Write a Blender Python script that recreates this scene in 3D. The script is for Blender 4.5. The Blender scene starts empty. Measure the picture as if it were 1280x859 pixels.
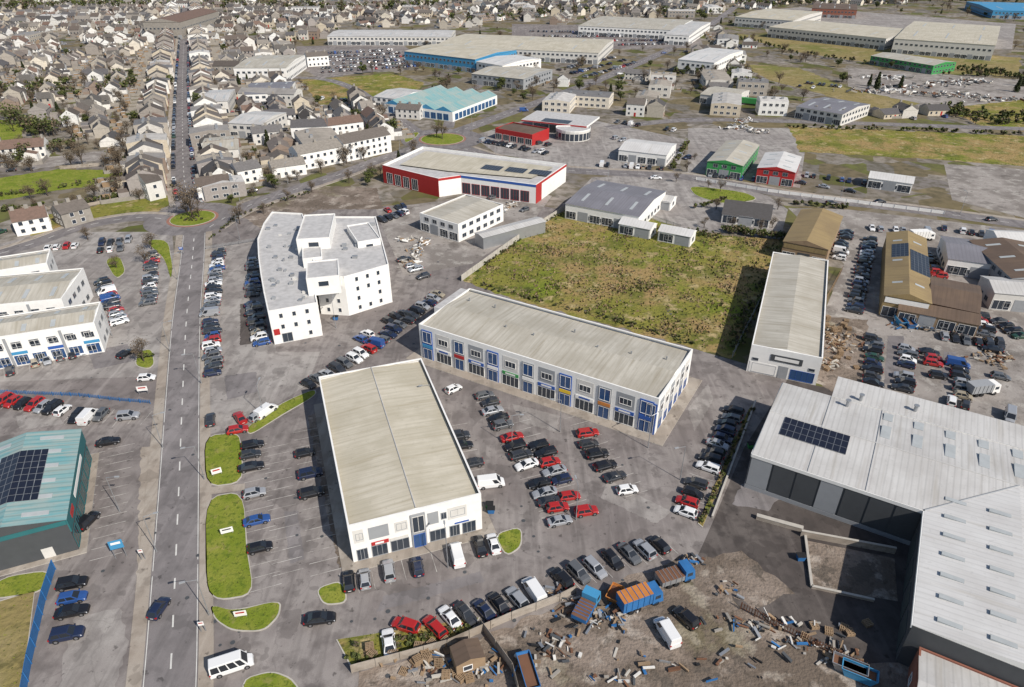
import bpy, math, random
from mathutils import Vector, Matrix
random.seed(11)
R=random.random
U=random.uniform
# ------------------------------------------------------------------ survey: photo pixel -> metric ground position
CAM_H=88.0; F=853.0; PITCH=math.radians(31.4)
cp,sp=math.cos(PITCH),math.sin(PITCH)
def S(u,v,h=0.0):
    dx=(u-640)/F; dz=-(v-429.5)/F
    d=(dx,cp+dz*sp,-sp+dz*cp)
    t=(h-CAM_H)/d[2]
    return (d[0]*t,d[1]*t)
def SS(pts,h=0.0): return [S(u,v,h) for u,v in pts]
def sub(a,b): return (a[0]-b[0],a[1]-b[1])
def add(a,b,k=1.0): return (a[0]+b[0]*k,a[1]+b[1]*k)
def ln(a): return math.hypot(a[0],a[1])
def nrm(a):
    l=ln(a) or 1.0
    return (a[0]/l,a[1]/l)
def lerp(a,b,t): return tuple(x+(y-x)*t for x,y in zip(a,b))
# ------------------------------------------------------------------ scene
scn=bpy.context.scene
scn.view_settings.view_transform='Standard'; scn.view_settings.look='None'; scn.view_settings.exposure=0
cam=bpy.data.cameras.new('camera'); co=bpy.data.objects.new('camera',cam); scn.collection.objects.link(co)
co.location=(0,0,CAM_H); co.rotation_euler=(math.radians(90)-PITCH,0,0)
cam.sensor_width=36; cam.lens=F/1280*36; cam.clip_end=20000; cam.clip_start=1
scn.camera=co
SUN_EL=math.radians(41); sx,sy=0.70,-0.71
w=bpy.data.worlds.new('World'); scn.world=w; w.use_nodes=True
nt=w.node_tree; bg=nt.nodes['Background']
sky=nt.nodes.new('ShaderNodeTexSky'); sky.sky_type='NISHITA'; sky.sun_disc=False
sky.sun_elevation=SUN_EL; sky.sun_rotation=math.atan2(sx,sy)
nt.links.new(sky.outputs[0],bg.inputs[0]); bg.inputs[1].default_value=0.105
sl=bpy.data.lights.new('sun','SUN'); sl.energy=5.0; sl.angle=math.radians(0.5); sl.color=(1,0.94,0.86)
so=bpy.data.objects.new('sun',sl); scn.collection.objects.link(so)
n_=nrm((sx,sy)); sd=Vector((n_[0]*math.cos(SUN_EL),n_[1]*math.cos(SUN_EL),math.sin(SUN_EL)))
so.rotation_euler=sd.to_track_quat('Z','Y').to_euler(); so.location=(0,0,200)
# ------------------------------------------------------------------ materials
def new_mat(name,rough=0.8,metal=0.0,spec=0.3):
    m=bpy.data.materials.new(name); m.use_nodes=True
    b=m.node_tree.nodes['Principled BSDF']
    b.inputs['Roughness'].default_value=rough; b.inputs['Metallic'].default_value=metal
    b.inputs['Specular IOR Level'].default_value=spec
    return m,m.node_tree,b
def c4(c): return (c[0],c[1],c[2],1)
def N(t,k,**kw):
    n=t.nodes.new(k)
    for a,b in kw.items(): setattr(n,a,b)
    return n
def noise_fac(t,scale,detail=4,lo=0.4,hi=0.6,vec=None,rough=0.55):
    n=N(t,'ShaderNodeTexNoise'); n.inputs['Scale'].default_value=scale; n.inputs['Detail'].default_value=detail
    n.inputs['Roughness'].default_value=rough
    if vec is not None: t.links.new(vec,n.inputs['Vector'])
    mr=N(t,'ShaderNodeMapRange'); mr.inputs[1].default_value=lo; mr.inputs[2].default_value=hi
    t.links.new(n.outputs['Fac'],mr.inputs[0])
    return mr.outputs[0]
def mixc(t,fac,a,b,mode='MIX'):
    m=N(t,'ShaderNodeMix',data_type='RGBA',blend_type=mode)
    if isinstance(fac,(int,float)): m.inputs[0].default_value=fac
    else: t.links.new(fac,m.inputs[0])
    for s,x in ((6,a),(7,b)):
        if isinstance(x,(tuple,list)): m.inputs[s].default_value=c4(x)
        else: t.links.new(x,m.inputs[s])
    return m.outputs[2]
def mul(t,a,k):
    m=N(t,'ShaderNodeMath',operation='MULTIPLY'); t.links.new(a,m.inputs[0])
    if isinstance(k,(int,float)): m.inputs[1].default_value=k
    else: t.links.new(k,m.inputs[1])
    return m.outputs[0]
def pos(t): return N(t,'ShaderNodeNewGeometry').outputs['Position']
def ground_mat(name,cols,rough=0.95,bump=0.0,bscale=1.5):
    """cols: list of (color, scale, lo, hi[,strength])"""
    m,t,b=new_mat(name,rough,0,0.15); p=pos(t)
    c=cols[0]
    for it in cols[1:]:
        f=noise_fac(t,it[1],6,it[2],it[3],p,0.62)
        if len(it)>4: f=mul(t,f,it[4])
        c=mixc(t,f,c,it[0])
    t.links.new(c,b.inputs['Base Color'])
    if bump:
        n=N(t,'ShaderNodeTexNoise'); n.inputs['Scale'].default_value=bscale; n.inputs['Detail'].default_value=5; t.links.new(p,n.inputs['Vector'])
        bp=N(t,'ShaderNodeBump'); bp.inputs['Distance'].default_value=bump; bp.inputs['Strength'].default_value=0.8; t.links.new(n.outputs['Fac'],bp.inputs['Height']); t.links.new(bp.outputs[0],b.inputs['Normal'])
    return m
def asphalt(name,a,b_,c_,cracks=0.22):
    m,t,b=new_mat(name,0.9,0,0.2); p=pos(t)
    c=mixc(t,noise_fac(t,0.045,6,0.42,0.58,p,0.65),a,b_)
    c=mixc(t,mul(t,noise_fac(t,0.3,5,0.48,0.64,p),0.85),c,c_)
    mp=N(t,'ShaderNodeMapping'); mp.inputs['Rotation'].default_value=(0,0,math.radians(-20)); mp.inputs['Scale'].default_value=(0.5,0.06,1); t.links.new(p,mp.inputs[0])
    c=mixc(t,mul(t,noise_fac(t,1.0,4,0.50,0.68,mp.outputs[0]),0.5),c,tuple(x*0.55 for x in a))
    mp2=N(t,'ShaderNodeMapping'); mp2.inputs['Rotation'].default_value=(0,0,math.radians(58)); mp2.inputs['Scale'].default_value=(0.6,0.05,1); t.links.new(p,mp2.inputs[0])
    c=mixc(t,mul(t,noise_fac(t,0.8,4,0.56,0.7,mp2.outputs[0]),0.4),c,tuple(x*1.35 for x in b_))
    c=mixc(t,mul(t,noise_fac(t,7.0,3,0.35,0.75,p),0.3),c,tuple(x*0.55 for x in a))
    c=mixc(t,mul(t,noise_fac(t,0.8,3,0.64,0.71,p),0.7),c,tuple(x*0.32 for x in a))
    c=mixc(t,mul(t,noise_fac(t,0.16,3,0.59,0.605,p),0.4),c,tuple(x*0.5 for x in a))
    v=N(t,'ShaderNodeTexVoronoi',feature='DISTANCE_TO_EDGE',distance='EUCLIDEAN'); v.inputs['Scale'].default_value=0.05
    nn=N(t,'ShaderNodeTexNoise'); nn.inputs['Scale'].default_value=0.6; t.links.new(p,nn.inputs['Vector'])
    sc=N(t,'ShaderNodeVectorMath',operation='SCALE'); sc.inputs['Scale'].default_value=1.6; t.links.new(nn.outputs['Color'],sc.inputs[0])
    ad=N(t,'ShaderNodeVectorMath',operation='ADD'); t.links.new(p,ad.inputs[0])
    t.links.new(sc.outputs[0],ad.inputs[1]); t.links.new(ad.outputs[0],v.inputs['Vector'])
    mr=N(t,'ShaderNodeMapRange'); mr.inputs[1].default_value=0.002; mr.inputs[2].default_value=0.007
    mr.inputs[3].default_value=cracks; mr.inputs[4].default_value=0
    t.links.new(v.outputs['Distance'],mr.inputs[0])
    c=mixc(t,mr.outputs[0],c,tuple(x*0.45 for x in a))
    t.links.new(c,b.inputs['Base Color']); return m
def roof_sheet(name,a,b_,rib=1.0,ribdark=0.82,streak=0.5,rough=0.6,metal=0.0):
    m,t,b=new_mat(name,rough,metal,0.3)
    uv=N(t,'ShaderNodeUVMap').outputs[0]
    mp=N(t,'ShaderNodeMapping'); mp.inputs['Scale'].default_value=(1.3,0.09,1); t.links.new(uv,mp.inputs[0])
    c=mixc(t,mul(t,noise_fac(t,1.0,5,0.4,0.65,mp.outputs[0]),streak),a,b_)
    c=mixc(t,mul(t,noise_fac(t,0.12,5,0.42,0.62,pos(t)),0.75),c,b_)
    c=mixc(t,mul(t,noise_fac(t,0.5,5,0.55,0.75,mp.outputs[0]),0.45),c,tuple(x*y for x,y in zip(b_,(.72,.66,.55))))
    c=mixc(t,mul(t,noise_fac(t,1.7,3,0.6,0.75,pos(t)),0.3),c,tuple(x*0.6 for x in b_))
    wv=N(t,'ShaderNodeTexWave',wave_type='BANDS',bands_direction='X'); wv.inputs['Scale'].default_value=0.314/rib; t.links.new(uv,wv.inputs['Vector'])
    mr=N(t,'ShaderNodeMapRange'); mr.inputs[1].default_value=0.0; mr.inputs[2].default_value=0.25; mr.inputs[3].default_value=1; mr.inputs[4].default_value=0
    t.links.new(wv.outputs['Fac'],mr.inputs[0])
    c=mixc(t,mul(t,mr.outputs[0],1-ribdark),c,tuple(x*0.3 for x in a))
    t.links.new(c,b.inputs['Base Color']); return m
def paint(name,a,rough=0.7,amt=0.25,metal=0,spec=0.3):
    m,t,b=new_mat(name,rough,metal,spec)
    c=mixc(t,mul(t,noise_fac(t,0.7,5,0.4,0.7,pos(t)),amt),a,tuple(x*0.6 for x in a))
    t.links.new(c,b.inputs['Base Color']); return m
def rand_mat(name,cols,rough=0.85,amt=0.35,nscale=1.2):
    m,t,b=new_mat(name,rough,0,0.2)
    oi=N(t,'ShaderNodeObjectInfo'); cr=N(t,'ShaderNodeValToRGB'); cr.color_ramp.interpolation='CONSTANT'
    el=cr.color_ramp.elements
    while len(el)<len(cols): el.new(0.5)
    for i,c in enumerate(cols): el[i].position=i/len(cols); el[i].color=c4(c)
    mm=N(t,'ShaderNodeMath',operation='MULTIPLY'); mm.inputs[1].default_value=7.31 if 'roof' in name else 3.77
    fr=N(t,'ShaderNodeMath',operation='FRACT'); t.links.new(oi.outputs['Random'],mm.inputs[0]); t.links.new(mm.outputs[0],fr.inputs[0])
    t.links.new(fr.outputs[0],cr.inputs[0])
    c=mixc(t,mul(t,noise_fac(t,nscale,4,0.35,0.7,pos(t)),amt),cr.outputs[0],(0.05,0.045,0.035))
    t.links.new(c,b.inputs['Base Color']); return m
M={}
M['lot']=asphalt('weathered_asphalt',(0.20,0.175,0.165),(0.285,0.258,0.24),(0.15,0.132,0.124))
M['lot2']=asphalt('pale_asphalt',(0.27,0.245,0.228),(0.355,0.33,0.305),(0.20,0.18,0.168))
M['road']=asphalt('road_asphalt',(0.195,0.178,0.175),(0.24,0.22,0.216),(0.155,0.142,0.14),0.15)
M['yard']=asphalt('dark_yard_asphalt',(0.085,0.072,0.066),(0.135,0.117,0.106),(0.06,0.052,0.048))
M['pave']=asphalt('footpath_concrete',(0.34,0.29,0.24),(0.39,0.35,0.30),(0.26,0.22,0.18),0.1)
M['kerb']=paint('kerb_concrete',(0.45,0.42,0.37),0.9,.4)
M['grass']=ground_mat('mown_grass',[(0.155,0.195,0.022),((0.22,0.235,0.04),0.25,0.42,0.58),((0.08,0.125,0.015),1.0,0.5,0.63,0.8),((0.28,0.23,0.09),0.4,0.58,0.68,0.65)],bump=.15,bscale=3)
FC=[(0.20,0.19,0.04),((0.30,0.21,0.09),0.03,0.46,0.54),((0.15,0.19,0.022),0.045,0.54,0.62,0.9),((0.11,0.125,0.022),0.10,0.48,0.58,0.85),((0.40,0.31,0.16),0.2,0.54,0.64,0.9),((0.06,0.065,0.018),0.7,0.54,0.64,0.7),((0.045,0.05,0.015),0.09,0.62,0.68,0.7)]
M['field']=ground_mat('rough_field',FC,bump=.5,bscale=1.2)
M['heath']=ground_mat('winter_pasture',[(0.24,0.19,0.08),((0.16,0.16,0.045),0.02,0.45,0.58),((0.31,0.24,0.13),0.08,0.5,0.62,0.8),((0.10,0.09,0.035),0.3,0.53,0.66,0.8)],bump=.4,bscale=1)
M['dirt']=ground_mat('yard_dirt',[(0.235,0.19,0.155),((0.145,0.115,0.09),0.08,0.44,0.56),((0.38,0.33,0.28),0.2,0.54,0.63,0.8),((0.08,0.066,0.052),0.7,0.55,0.65,0.75),((0.13,0.12,0.045),0.05,0.58,0.64,0.4),((0.10,0.085,0.07),0.13,0.59,0.61,0.7)],bump=.3,bscale=2)
M['gravel']=ground_mat('grey_gravel',[(0.30,0.272,0.248),((0.20,0.178,0.16),0.07,0.43,0.56),((0.39,0.365,0.33),0.3,0.52,0.63,0.8),((0.12,0.105,0.092),0.6,0.56,0.66,0.7),((0.10,0.088,0.078),0.12,0.6,0.64,0.5)],bump=.1,bscale=2)
M['line']=paint('road_paint',(0.62,0.61,0.57),0.8,0.6)
M['wline']=ground_mat('worn_road_paint',[(0.50,0.485,0.45),((0.25,0.23,0.215),0.4,0.42,0.6,0.9)])
M['red_surface']=paint('red_surfacing',(0.30,0.15,0.11),0.9,0.5)
M['white']=paint('white_render',(0.78,0.765,0.73),0.75,0.2)
M['offwhite']=paint('offwhite_cladding',(0.62,0.60,0.56),0.6,0.25)
M['grey']=paint('grey_cladding',(0.30,0.31,0.32),0.6,0.15)
M['dgrey']=paint('charcoal_cladding',(0.07,0.075,0.08),0.6,0.25)
M['tealwall']=paint('teal_cladding',(0.03,0.14,0.15),0.6,0.2)
M['green_grey']=paint('dark_green_cladding',(0.055,0.068,0.068),0.6,0.2)
M['blue']=paint('blue_cladding',(0.035,0.10,0.34),0.45,0.15)
M['lblue']=paint('light_blue_cladding',(0.06,0.26,0.46),0.45,0.15)
M['red']=paint('red_cladding',(0.40,0.03,0.03),0.45,0.15)
M['green']=paint('green_cladding',(0.05,0.27,0.08),0.5,0.15)
M['yellow']=paint('yellow_sign',(0.70,0.48,0.04),0.5,0.1)
M['orange']=paint('orange_paint',(0.52,0.20,0.05),0.7,0.5)
M['bluep']=paint('blue_paint',(0.035,0.15,0.36),0.55,0.45)
M['rust']=paint('rusty_steel',(0.17,0.085,0.05),0.9,0.5)
M['wood']=paint('timber',(0.30,0.21,0.13),0.9,0.5)
M['brick']=paint('red_brick',(0.27,0.11,0.075),0.9,0.4)
M['stone']=paint('stone',(0.30,0.275,0.24),0.9,0.5)
M['steel']=paint('galvanised_steel',(0.40,0.41,0.42),0.45,0.2,0.6)
M['dark']=paint('black_rubber',(0.018,0.018,0.019),0.8,0.1)
M['tan_roof']=roof_sheet('tan_roof_sheet',(0.30,0.22,0.105),(0.22,0.16,0.085),1.0)
M['brown_roof']=roof_sheet('brown_roof_sheet',(0.16,0.11,0.075),(0.11,0.078,0.058),1.0)
M['cream_roof']=roof_sheet('weathered_cream_roof',(0.54,0.495,0.40),(0.41,0.37,0.28),1.0,0.9,0.75)
M['grey_roof']=roof_sheet('weathered_grey_roof',(0.48,0.45,0.385),(0.35,0.32,0.26),1.0,0.88,0.8)
M['light_roof']=roof_sheet('light_metal_roof',(0.53,0.52,0.50),(0.42,0.405,0.385),1.0,0.8,0.5)
M['pale_roof']=roof_sheet('pale_metal_roof',(0.60,0.59,0.57),(0.5,0.485,0.465),1.0,0.85,0.4)
M['teal_roof']=roof_sheet('teal_metal_roof',(0.13,0.32,0.34),(0.32,0.36,0.33),1.2,0.7,0.9)
M['purple_roof']=roof_sheet('slate_metal_roof',(0.21,0.205,0.225),(0.165,0.16,0.175),1.0)
M['flat_roof']=paint('flat_roof_membrane',(0.47,0.46,0.45),0.9,0.55)
M['skylight']=paint('skylight',(0.40,0.42,0.42),0.4,0.3)
def glass_mat(name,c,rough=0.12):
    m,t,b=new_mat(name,rough,0,0.6); b.inputs['Base Color'].default_value=c4(c); return m
M['glass']=glass_mat('window_glass',(0.035,0.045,0.06))
M['bglass']=glass_mat('blue_tinted_glass',(0.03,0.075,0.18))
M['solar']=glass_mat('solar_cell',(0.012,0.014,0.025),0.3)
M['wallr']=rand_mat('house_render',[(0.74,0.72,0.67),(0.42,0.38,0.32),(0.76,0.75,0.72),(0.30,0.27,0.24),(0.68,0.62,0.52),(0.40,0.36,0.31),(0.72,0.70,0.66),(0.56,0.49,0.38),(0.26,0.20,0.16),(0.75,0.74,0.70),(0.33,0.30,0.28),(0.60,0.57,0.52)],0.85,0.2)
M['slate']=rand_mat('slate_roof',[(0.085,0.08,0.08),(0.15,0.13,0.115),(0.11,0.105,0.108),(0.20,0.17,0.15),(0.10,0.085,0.075),(0.26,0.235,0.205),(0.13,0.105,0.09),(0.16,0.152,0.15),(0.12,0.11,0.10),(0.18,0.12,0.095)],0.8,0.35)
M['shedroof']=rand_mat('industrial_roof',[(0.46,0.44,0.41),(0.28,0.265,0.25),(0.54,0.52,0.49),(0.18,0.175,0.175),(0.36,0.32,0.27)],0.7,0.3,0.3)
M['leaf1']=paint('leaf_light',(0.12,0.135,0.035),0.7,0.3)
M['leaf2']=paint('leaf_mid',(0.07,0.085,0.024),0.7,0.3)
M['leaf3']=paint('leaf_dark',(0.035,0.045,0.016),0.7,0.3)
M['twig']=paint('twig_brown',(0.15,0.112,0.072),0.9,0.4)
M['bark']=paint('bark',(0.085,0.066,0.05),0.9,0.4)
m,t,b=new_mat('town_ground',0.95,0,0.1); p=pos(t)
v=N(t,'ShaderNodeTexVoronoi',distance='MANHATTAN'); v.inputs['Scale'].default_value=0.07
mp=N(t,'ShaderNodeMapping'); mp.inputs['Rotation'].default_value=(0,0,math.radians(-22)); t.links.new(p,mp.inputs[0]); t.links.new(mp.outputs[0],v.inputs['Vector'])
cr=N(t,'ShaderNodeValToRGB'); cr.color_ramp.interpolation='CONSTANT'
cols=[(0.19,0.17,0.155),(0.13,0.135,0.045),(0.24,0.215,0.19),(0.16,0.13,0.08),(0.28,0.25,0.22),(0.095,0.105,0.03),(0.17,0.155,0.135),(0.19,0.155,0.095),(0.21,0.185,0.155)]
el=cr.color_ramp.elements
while len(el)<len(cols): el.new(0.5)
for i,c in enumerate(cols): el[i].position=i/len(cols); el[i].color=c4(c)
sep=N(t,'ShaderNodeSeparateColor'); t.links.new(v.outputs['Color'],sep.inputs[0]); t.links.new(sep.outputs[0],cr.inputs[0])
c=mixc(t,mul(t,noise_fac(t,0.25,5,0.42,0.62,p),0.7),cr.outputs[0],(0.08,0.07,0.042))
c=mixc(t,mul(t,noise_fac(t,0.02,3,0.5,0.62,p),0.5),c,(0.17,0.135,0.07))
t.links.new(c,b.inputs['Base Color']); M['town']=m
# ------------------------------------------------------------------ mesh builder
def link(o): scn.collection.objects.link(o); return o
class MB:
    def __init__(s,name): s.name=name; s.v=[]; s.f=[]; s.m=[]; s.mats=[]
    def mi(s,m):
        if isinstance(m,str): m=M[m]
        if m not in s.mats: s.mats.append(m)
        return s.mats.index(m)
    def face(s,pts,m):
        k=len(s.v); s.v+= [tuple(p) for p in pts]; s.f.append(list(range(k,k+len(pts)))); s.m.append(s.mi(m))
    def hexa(s,b,t,m,top=None,bottom=True):
        for i in range(4):
            j=(i+1)%4; s.face([b[i],b[j],t[j],t[i]],m)
        s.face(t,top or m)
        if bottom: s.face(b[::-1],m)
    def prism(s,poly,z0,z1,wall,top=None):
        n=len(poly)
        for i in range(n):
            a,b=poly[i],poly[(i+1)%n]
            s.face([(a[0],a[1],z0),(b[0],b[1],z0),(b[0],b[1],z1),(a[0],a[1],z1)],wall)
        if top: s.face([(p[0],p[1],z1) for p in poly],top)
    def obox(s,o,ux,lx,ly,z0,z1,m,top=None):
        uy=(-ux[1],ux[0]); a=o; b=add(o,ux,lx); c=add(b,uy,ly); d=add(o,uy,ly)
        s.hexa([(q[0],q[1],z0) for q in (a,b,c,d)],[(q[0],q[1],z1) for q in (a,b,c,d)],m,top)
    def cbox(s,c,ux,lx,ly,z0,z1,m,top=None):
        uy=(-ux[1],ux[0]); s.obox(add(add(c,ux,-lx/2),uy,-ly/2),ux,lx,ly,z0,z1,m,top)
    def cyl(s,c,r,z0,z1,m,n=8,r1=None):
        r1=r if r1 is None else r1
        a=[(c[0]+r*math.cos(2*math.pi*i/n),c[1]+r*math.sin(2*math.pi*i/n),z0) for i in range(n)]
        b=[(c[0]+r1*math.cos(2*math.pi*i/n),c[1]+r1*math.sin(2*math.pi*i/n),z1) for i in range(n)]
        for i in range(n):
            j=(i+1)%n; s.face([a[i],a[j],b[j],b[i]],m)
        s.face(b,m)
    def beam(s,p,q,r0,r1,m,n=5):
        p=Vector(p); q=Vector(q); d=(q-p).normalized(); a=d.orthogonal().normalized(); b=d.cross(a)
        A=[p+(a*math.cos(2*math.pi*i/n)+b*math.sin(2*math.pi*i/n))*r0 for i in range(n)]
        B=[q+(a*math.cos(2*math.pi*i/n)+b*math.sin(2*math.pi*i/n))*r1 for i in range(n)]
        for i in range(n):
            j=(i+1)%n; s.face([A[i],A[j],B[j],B[i]],m)
        s.face(B,m)
    # --- wall features (A->B with outside on the right)
    def panel(s,A,B,u0,u1,z0,z1,d0,d1,m):
        ux=nrm(sub(B,A)); n=(ux[1],-ux[0])
        def P(u,d,z):
            q=add(add(A,ux,u),n,d); return (q[0],q[1],z)
        s.hexa([P(u0,d1,z0),P(u1,d1,z0),P(u1,d0,z0),P(u0,d0,z0)],[P(u0,d1,z1),P(u1,d1,z1),P(u1,d0,z1),P(u0,d0,z1)],m)
    def window(s,A,B,u0,u1,z0,z1,glass='glass',frame='white',mull=0,t=0.09):
        s.panel(A,B,u0,u1,z0,z1,-0.02,0.02,glass)
        s.panel(A,B,u0-t,u0,z0-t,z1+t,-0.02,0.07,frame); s.panel(A,B,u1,u1+t,z0-t,z1+t,-0.02,0.07,frame)
        s.panel(A,B,u0,u1,z0-t,z0,-0.02,0.10,frame); s.panel(A,B,u0,u1,z1,z1+t,-0.02,0.07,frame)
        for i in range(mull):
            c=u0+(u1-u0)*(i+1)/(mull+1); s.panel(A,B,c-0.035,c+0.035,z0,z1,-0.01,0.05,frame)
    def windows(s,A,B,h,storeys,pitch=3.2,w=1.3,wh=1.3,glass='glass',frame='white',z0=1.0,skip=0.0):
        L=ln(sub(B,A)); n=int((L-0.8)/pitch)
        if n<1: return
        off=(L-n*pitch)/2; sh=(h)/storeys
        for k in range(storeys):
            for i in range(n):
                if R()<skip: continue
                c=off+(i+0.5)*pitch; s.window(A,B,c-w/2,c+w/2,k*sh+z0,k*sh+z0+wh,glass,frame,1 if w>1.2 else 0)
    def mesh(s,origin):
        me=bpy.data.meshes.new(s.name)
        vs=[(a[0]-origin[0],a[1]-origin[1],a[2]-origin[2]) for a in s.v]
        me.from_pydata(vs,[],s.f)
        for mm in s.mats: me.materials.append(mm)
        me.polygons.foreach_set('material_index',s.m)
        uv=me.uv_layers.new(name='UVMap'); data=[0.0]*(2*len(s.v)); 
        li=0
        for f in s.f:
            p0=Vector(s.v[f[0]]); e=(Vector(s.v[f[1]])-p0)
            e=e.normalized() if e.length>1e-6 else Vector((1,0,0))
            nn=e.cross(Vector(s.v[f[-1]])-p0)
            nn=nn.normalized() if nn.length>1e-9 else Vector((0,0,1))
            g=nn.cross(e)
            for i in f:
                d=Vector(s.v[i])-p0; data[2*li]=d.dot(e); data[2*li+1]=d.dot(g); li+=1
        uv.data.foreach_set('uv',data); me.update(); return me
    def done(s,name=None):
        if not s.v: return None
        n=len(s.v); o=(sum(a[0] for a in s.v)/n,sum(a[1] for a in s.v)/n,0.0)
        ob=bpy.data.objects.new(name or s.name,s.mesh(o)); ob.location=o; link(ob); return ob
EXC=[]   # occupied ground polygons (world)
def inpoly(p,poly):
    x,y=p; r=False; n=len(poly); j=n-1
    for i in range(n):
        xi,yi=poly[i]; xj,yj=poly[j]
        if (yi>y)!=(yj>y) and x<(xj-xi)*(y-yi)/(yj-yi)+xi: r=not r
        j=i
    return r
def ccw(poly):
    a=sum(poly[i][0]*poly[(i+1)%len(poly)][1]-poly[(i+1)%len(poly)][0]*poly[i][1] for i in range(len(poly)))
    return poly if a>0 else poly[::-1]
# ------------------------------------------------------------------ surfaces
def sheet(name,px,z,mat,world=False,jag=0.0,exc=True):
    poly=px if world else SS(px); poly=ccw(poly)
    if exc: EXC.append(poly)
    if jag:
        out=[]
        for i in range(len(poly)):
            a,b=poly[i],poly[(i+1)%len(poly)]; L=ln(sub(b,a)); n=max(1,int(L/(jag*3)))
            for k in range(n):
                q=lerp(a,b,k/n); out.append((q[0]+U(-jag,jag),q[1]+U(-jag,jag)))
        poly=out
    mb=MB(name); mb.face([(a[0],a[1],z) for a in poly],mat); return mb.done()
def smooth(pts,n=6):
    out=[]; P=[pts[0]]+list(pts)+[pts[-1]]
    for i in range(1,len(P)-2):
        for k in range(n):
            t=k/n; a,b,c,d=P[i-1],P[i],P[i+1],P[i+2]
            out.append(tuple(0.5*((2*b[j])+(-a[j]+c[j])*t+(2*a[j]-5*b[j]+4*c[j]-d[j])*t*t+(-a[j]+3*b[j]-3*c[j]+d[j])*t**3) for j in range(2)))
    out.append(pts[-1]); return out
def offs(line,d):
    out=[]
    for i in range(len(line)):
        a=line[max(0,i-1)]; b=line[min(len(line)-1,i+1)]; t=nrm(sub(b,a)); out.append((line[i][0]+t[1]*d,line[i][1]-t[0]*d))
    return out
def ribbon(mb,line,d0,d1,z,mat,z0=None):
    A=offs(line,d0); B=offs(line,d1)
    for i in range(len(line)-1):
        q=[B[i],B[i+1],A[i+1],A[i]]
        mb.face([(p[0],p[1],z) for p in q],mat)
        if z0 is not None:
            for e,f in ((A[i],A[i+1]),(B[i+1],B[i])):
                mb.face([(e[0],e[1],z0),(f[0],f[1],z0),(f[0],f[1],z),(e[0],e[1],z)],'kerb')
ROADS=[]
marks=MB('road_markings')
def dashes(line,off,on,gap,w=0.12,z=0.052):
    L=offs(line,off); acc=[]
    for i in range(len(L)-1):
        seg=ln(sub(L[i+1],L[i])); n=max(1,int(seg/0.5))
        for k in range(n): acc.append(lerp(L[i],L[i+1],k/n))
    i=0
    while i<len(acc)-1:
        j=i; s_=0
        while j<len(acc)-1 and s_<on: s_+=ln(sub(acc[j+1],acc[j])); j+=1
        ribbon(marks,acc[i:j+1] if j>i else acc[i:i+2],-w,w,z,'line')
        s_=0
        while j<len(acc)-1 and s_<gap: s_+=ln(sub(acc[j+1],acc[j])); j+=1
        if j==i: break
        i=j
def road(px,width,z=0.035,mat='road',name='road',path=None,centre=True,n=6,edge=False):
    line=smooth(SS(px),n); mb=MB(name); ribbon(mb,line,-width/2,width/2,z,mat); mb.done()
    ROADS.append((line,width/2))
    if path:
        for sgn in path:
            pm=MB('footpath'); a,b=(width/2,width/2+2.0) if sgn>0 else (-width/2-2.0,-width/2)
            ribbon(pm,line,a,b,0.13,'pave',0.0); pm.done()
    if centre: dashes(line,0,2.2,4.5)
    if edge:
        for sg in (-1,1): dashes(line,sg*(width/2-0.25),40,0.6,0.06)
    return line
def near_road(p,r):
    for line,hw in ROADS:
        for i in range(len(line)-1):
            a,b=line[i],line[i+1]; ab=sub(b,a); l2=ab[0]**2+ab[1]**2 or 1
            t=max(0,min(1,((p[0]-a[0])*ab[0]+(p[1]-a[1])*ab[1])/l2)); q=(a[0]+ab[0]*t,a[1]+ab[1]*t)
            if ln(sub(p,q))<hw+r: return True
    return False
def verge(px,mat='grass',name='grass_verge',world=False,n=5,sm=True):
    poly=px if world else SS(px)
    if sm:   # corner rounding (Chaikin) keeps the outline inside its corners
        for _ in range(2):
            o=[]
            for i in range(len(poly)):
                a,b=poly[i],poly[(i+1)%len(poly)]; o+= [lerp(a,b,.2),lerp(a,b,.8)]
            poly=o
    poly=ccw(poly); c=(sum(a[0] for a in poly)/len(poly),sum(a[1] for a in poly)/len(poly))
    mb=MB(name); mb.prism(poly,0,0.13,'kerb','kerb')
    inn=[]
    for a in poly:
        d=sub(c,a); l=ln(d); inn.append(add(a,nrm(d),min(0.22,l*0.3)))
    mb.face([(a[0],a[1],0.137) for a in inn],mat)
    if mat in('grass','field','heath') and not world:   # tufts along and inside the edge
        xs=[p[0] for p in poly]; ys=[p[1] for p in poly]; ar=(max(xs)-min(xs))*(max(ys)-min(ys))
        for i in range(int(min(900,ar*2.0))):
            q=(U(min(xs),max(xs)),U(min(ys),max(ys)))
            if inpoly(q,inn):
                a=Vector((U(-1,1),U(-1,1),0)).normalized()*U(.05,.16); cc=Vector((q[0],q[1],.137)); hh=Vector((0,0,U(.06,.2))); mb.face([cc-a,cc+a,cc+a*.6+hh,cc-a*.6+hh],random.choice(['leaf1','leaf2','grass','grass']))
    EXC.append(poly); return mb.done()
g=MB('ground'); g.face([(-9000,-600,0),(9000,-600,0),(9000,14000,0),(-9000,14000,0)],'town'); g.done()
sheet('car_park_surface',[(150,1000),(178,700),(205,480),(232,300),(300,268),(470,258),(640,250),(700,262),(600,345),(880,440),(985,470),(960,560),(890,680),(870,760),(600,860),(560,1000)],0.012,'lot')
sheet('car_park_surface',[(-80,470),(205,470),(195,620),(170,760),(150,1000),(-200,1000)],0.016,'lot')
sheet('car_park_surface',[(-60,320),(60,290),(215,290),(222,360),(208,470),(-80,480)],0.020,'lot2')
sheet('car_park_surface',[(258,312),(330,300),(345,380),(345,440),(400,440),(385,480),(310,530),(255,545),(250,430)],0.020,'lot2')
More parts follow.
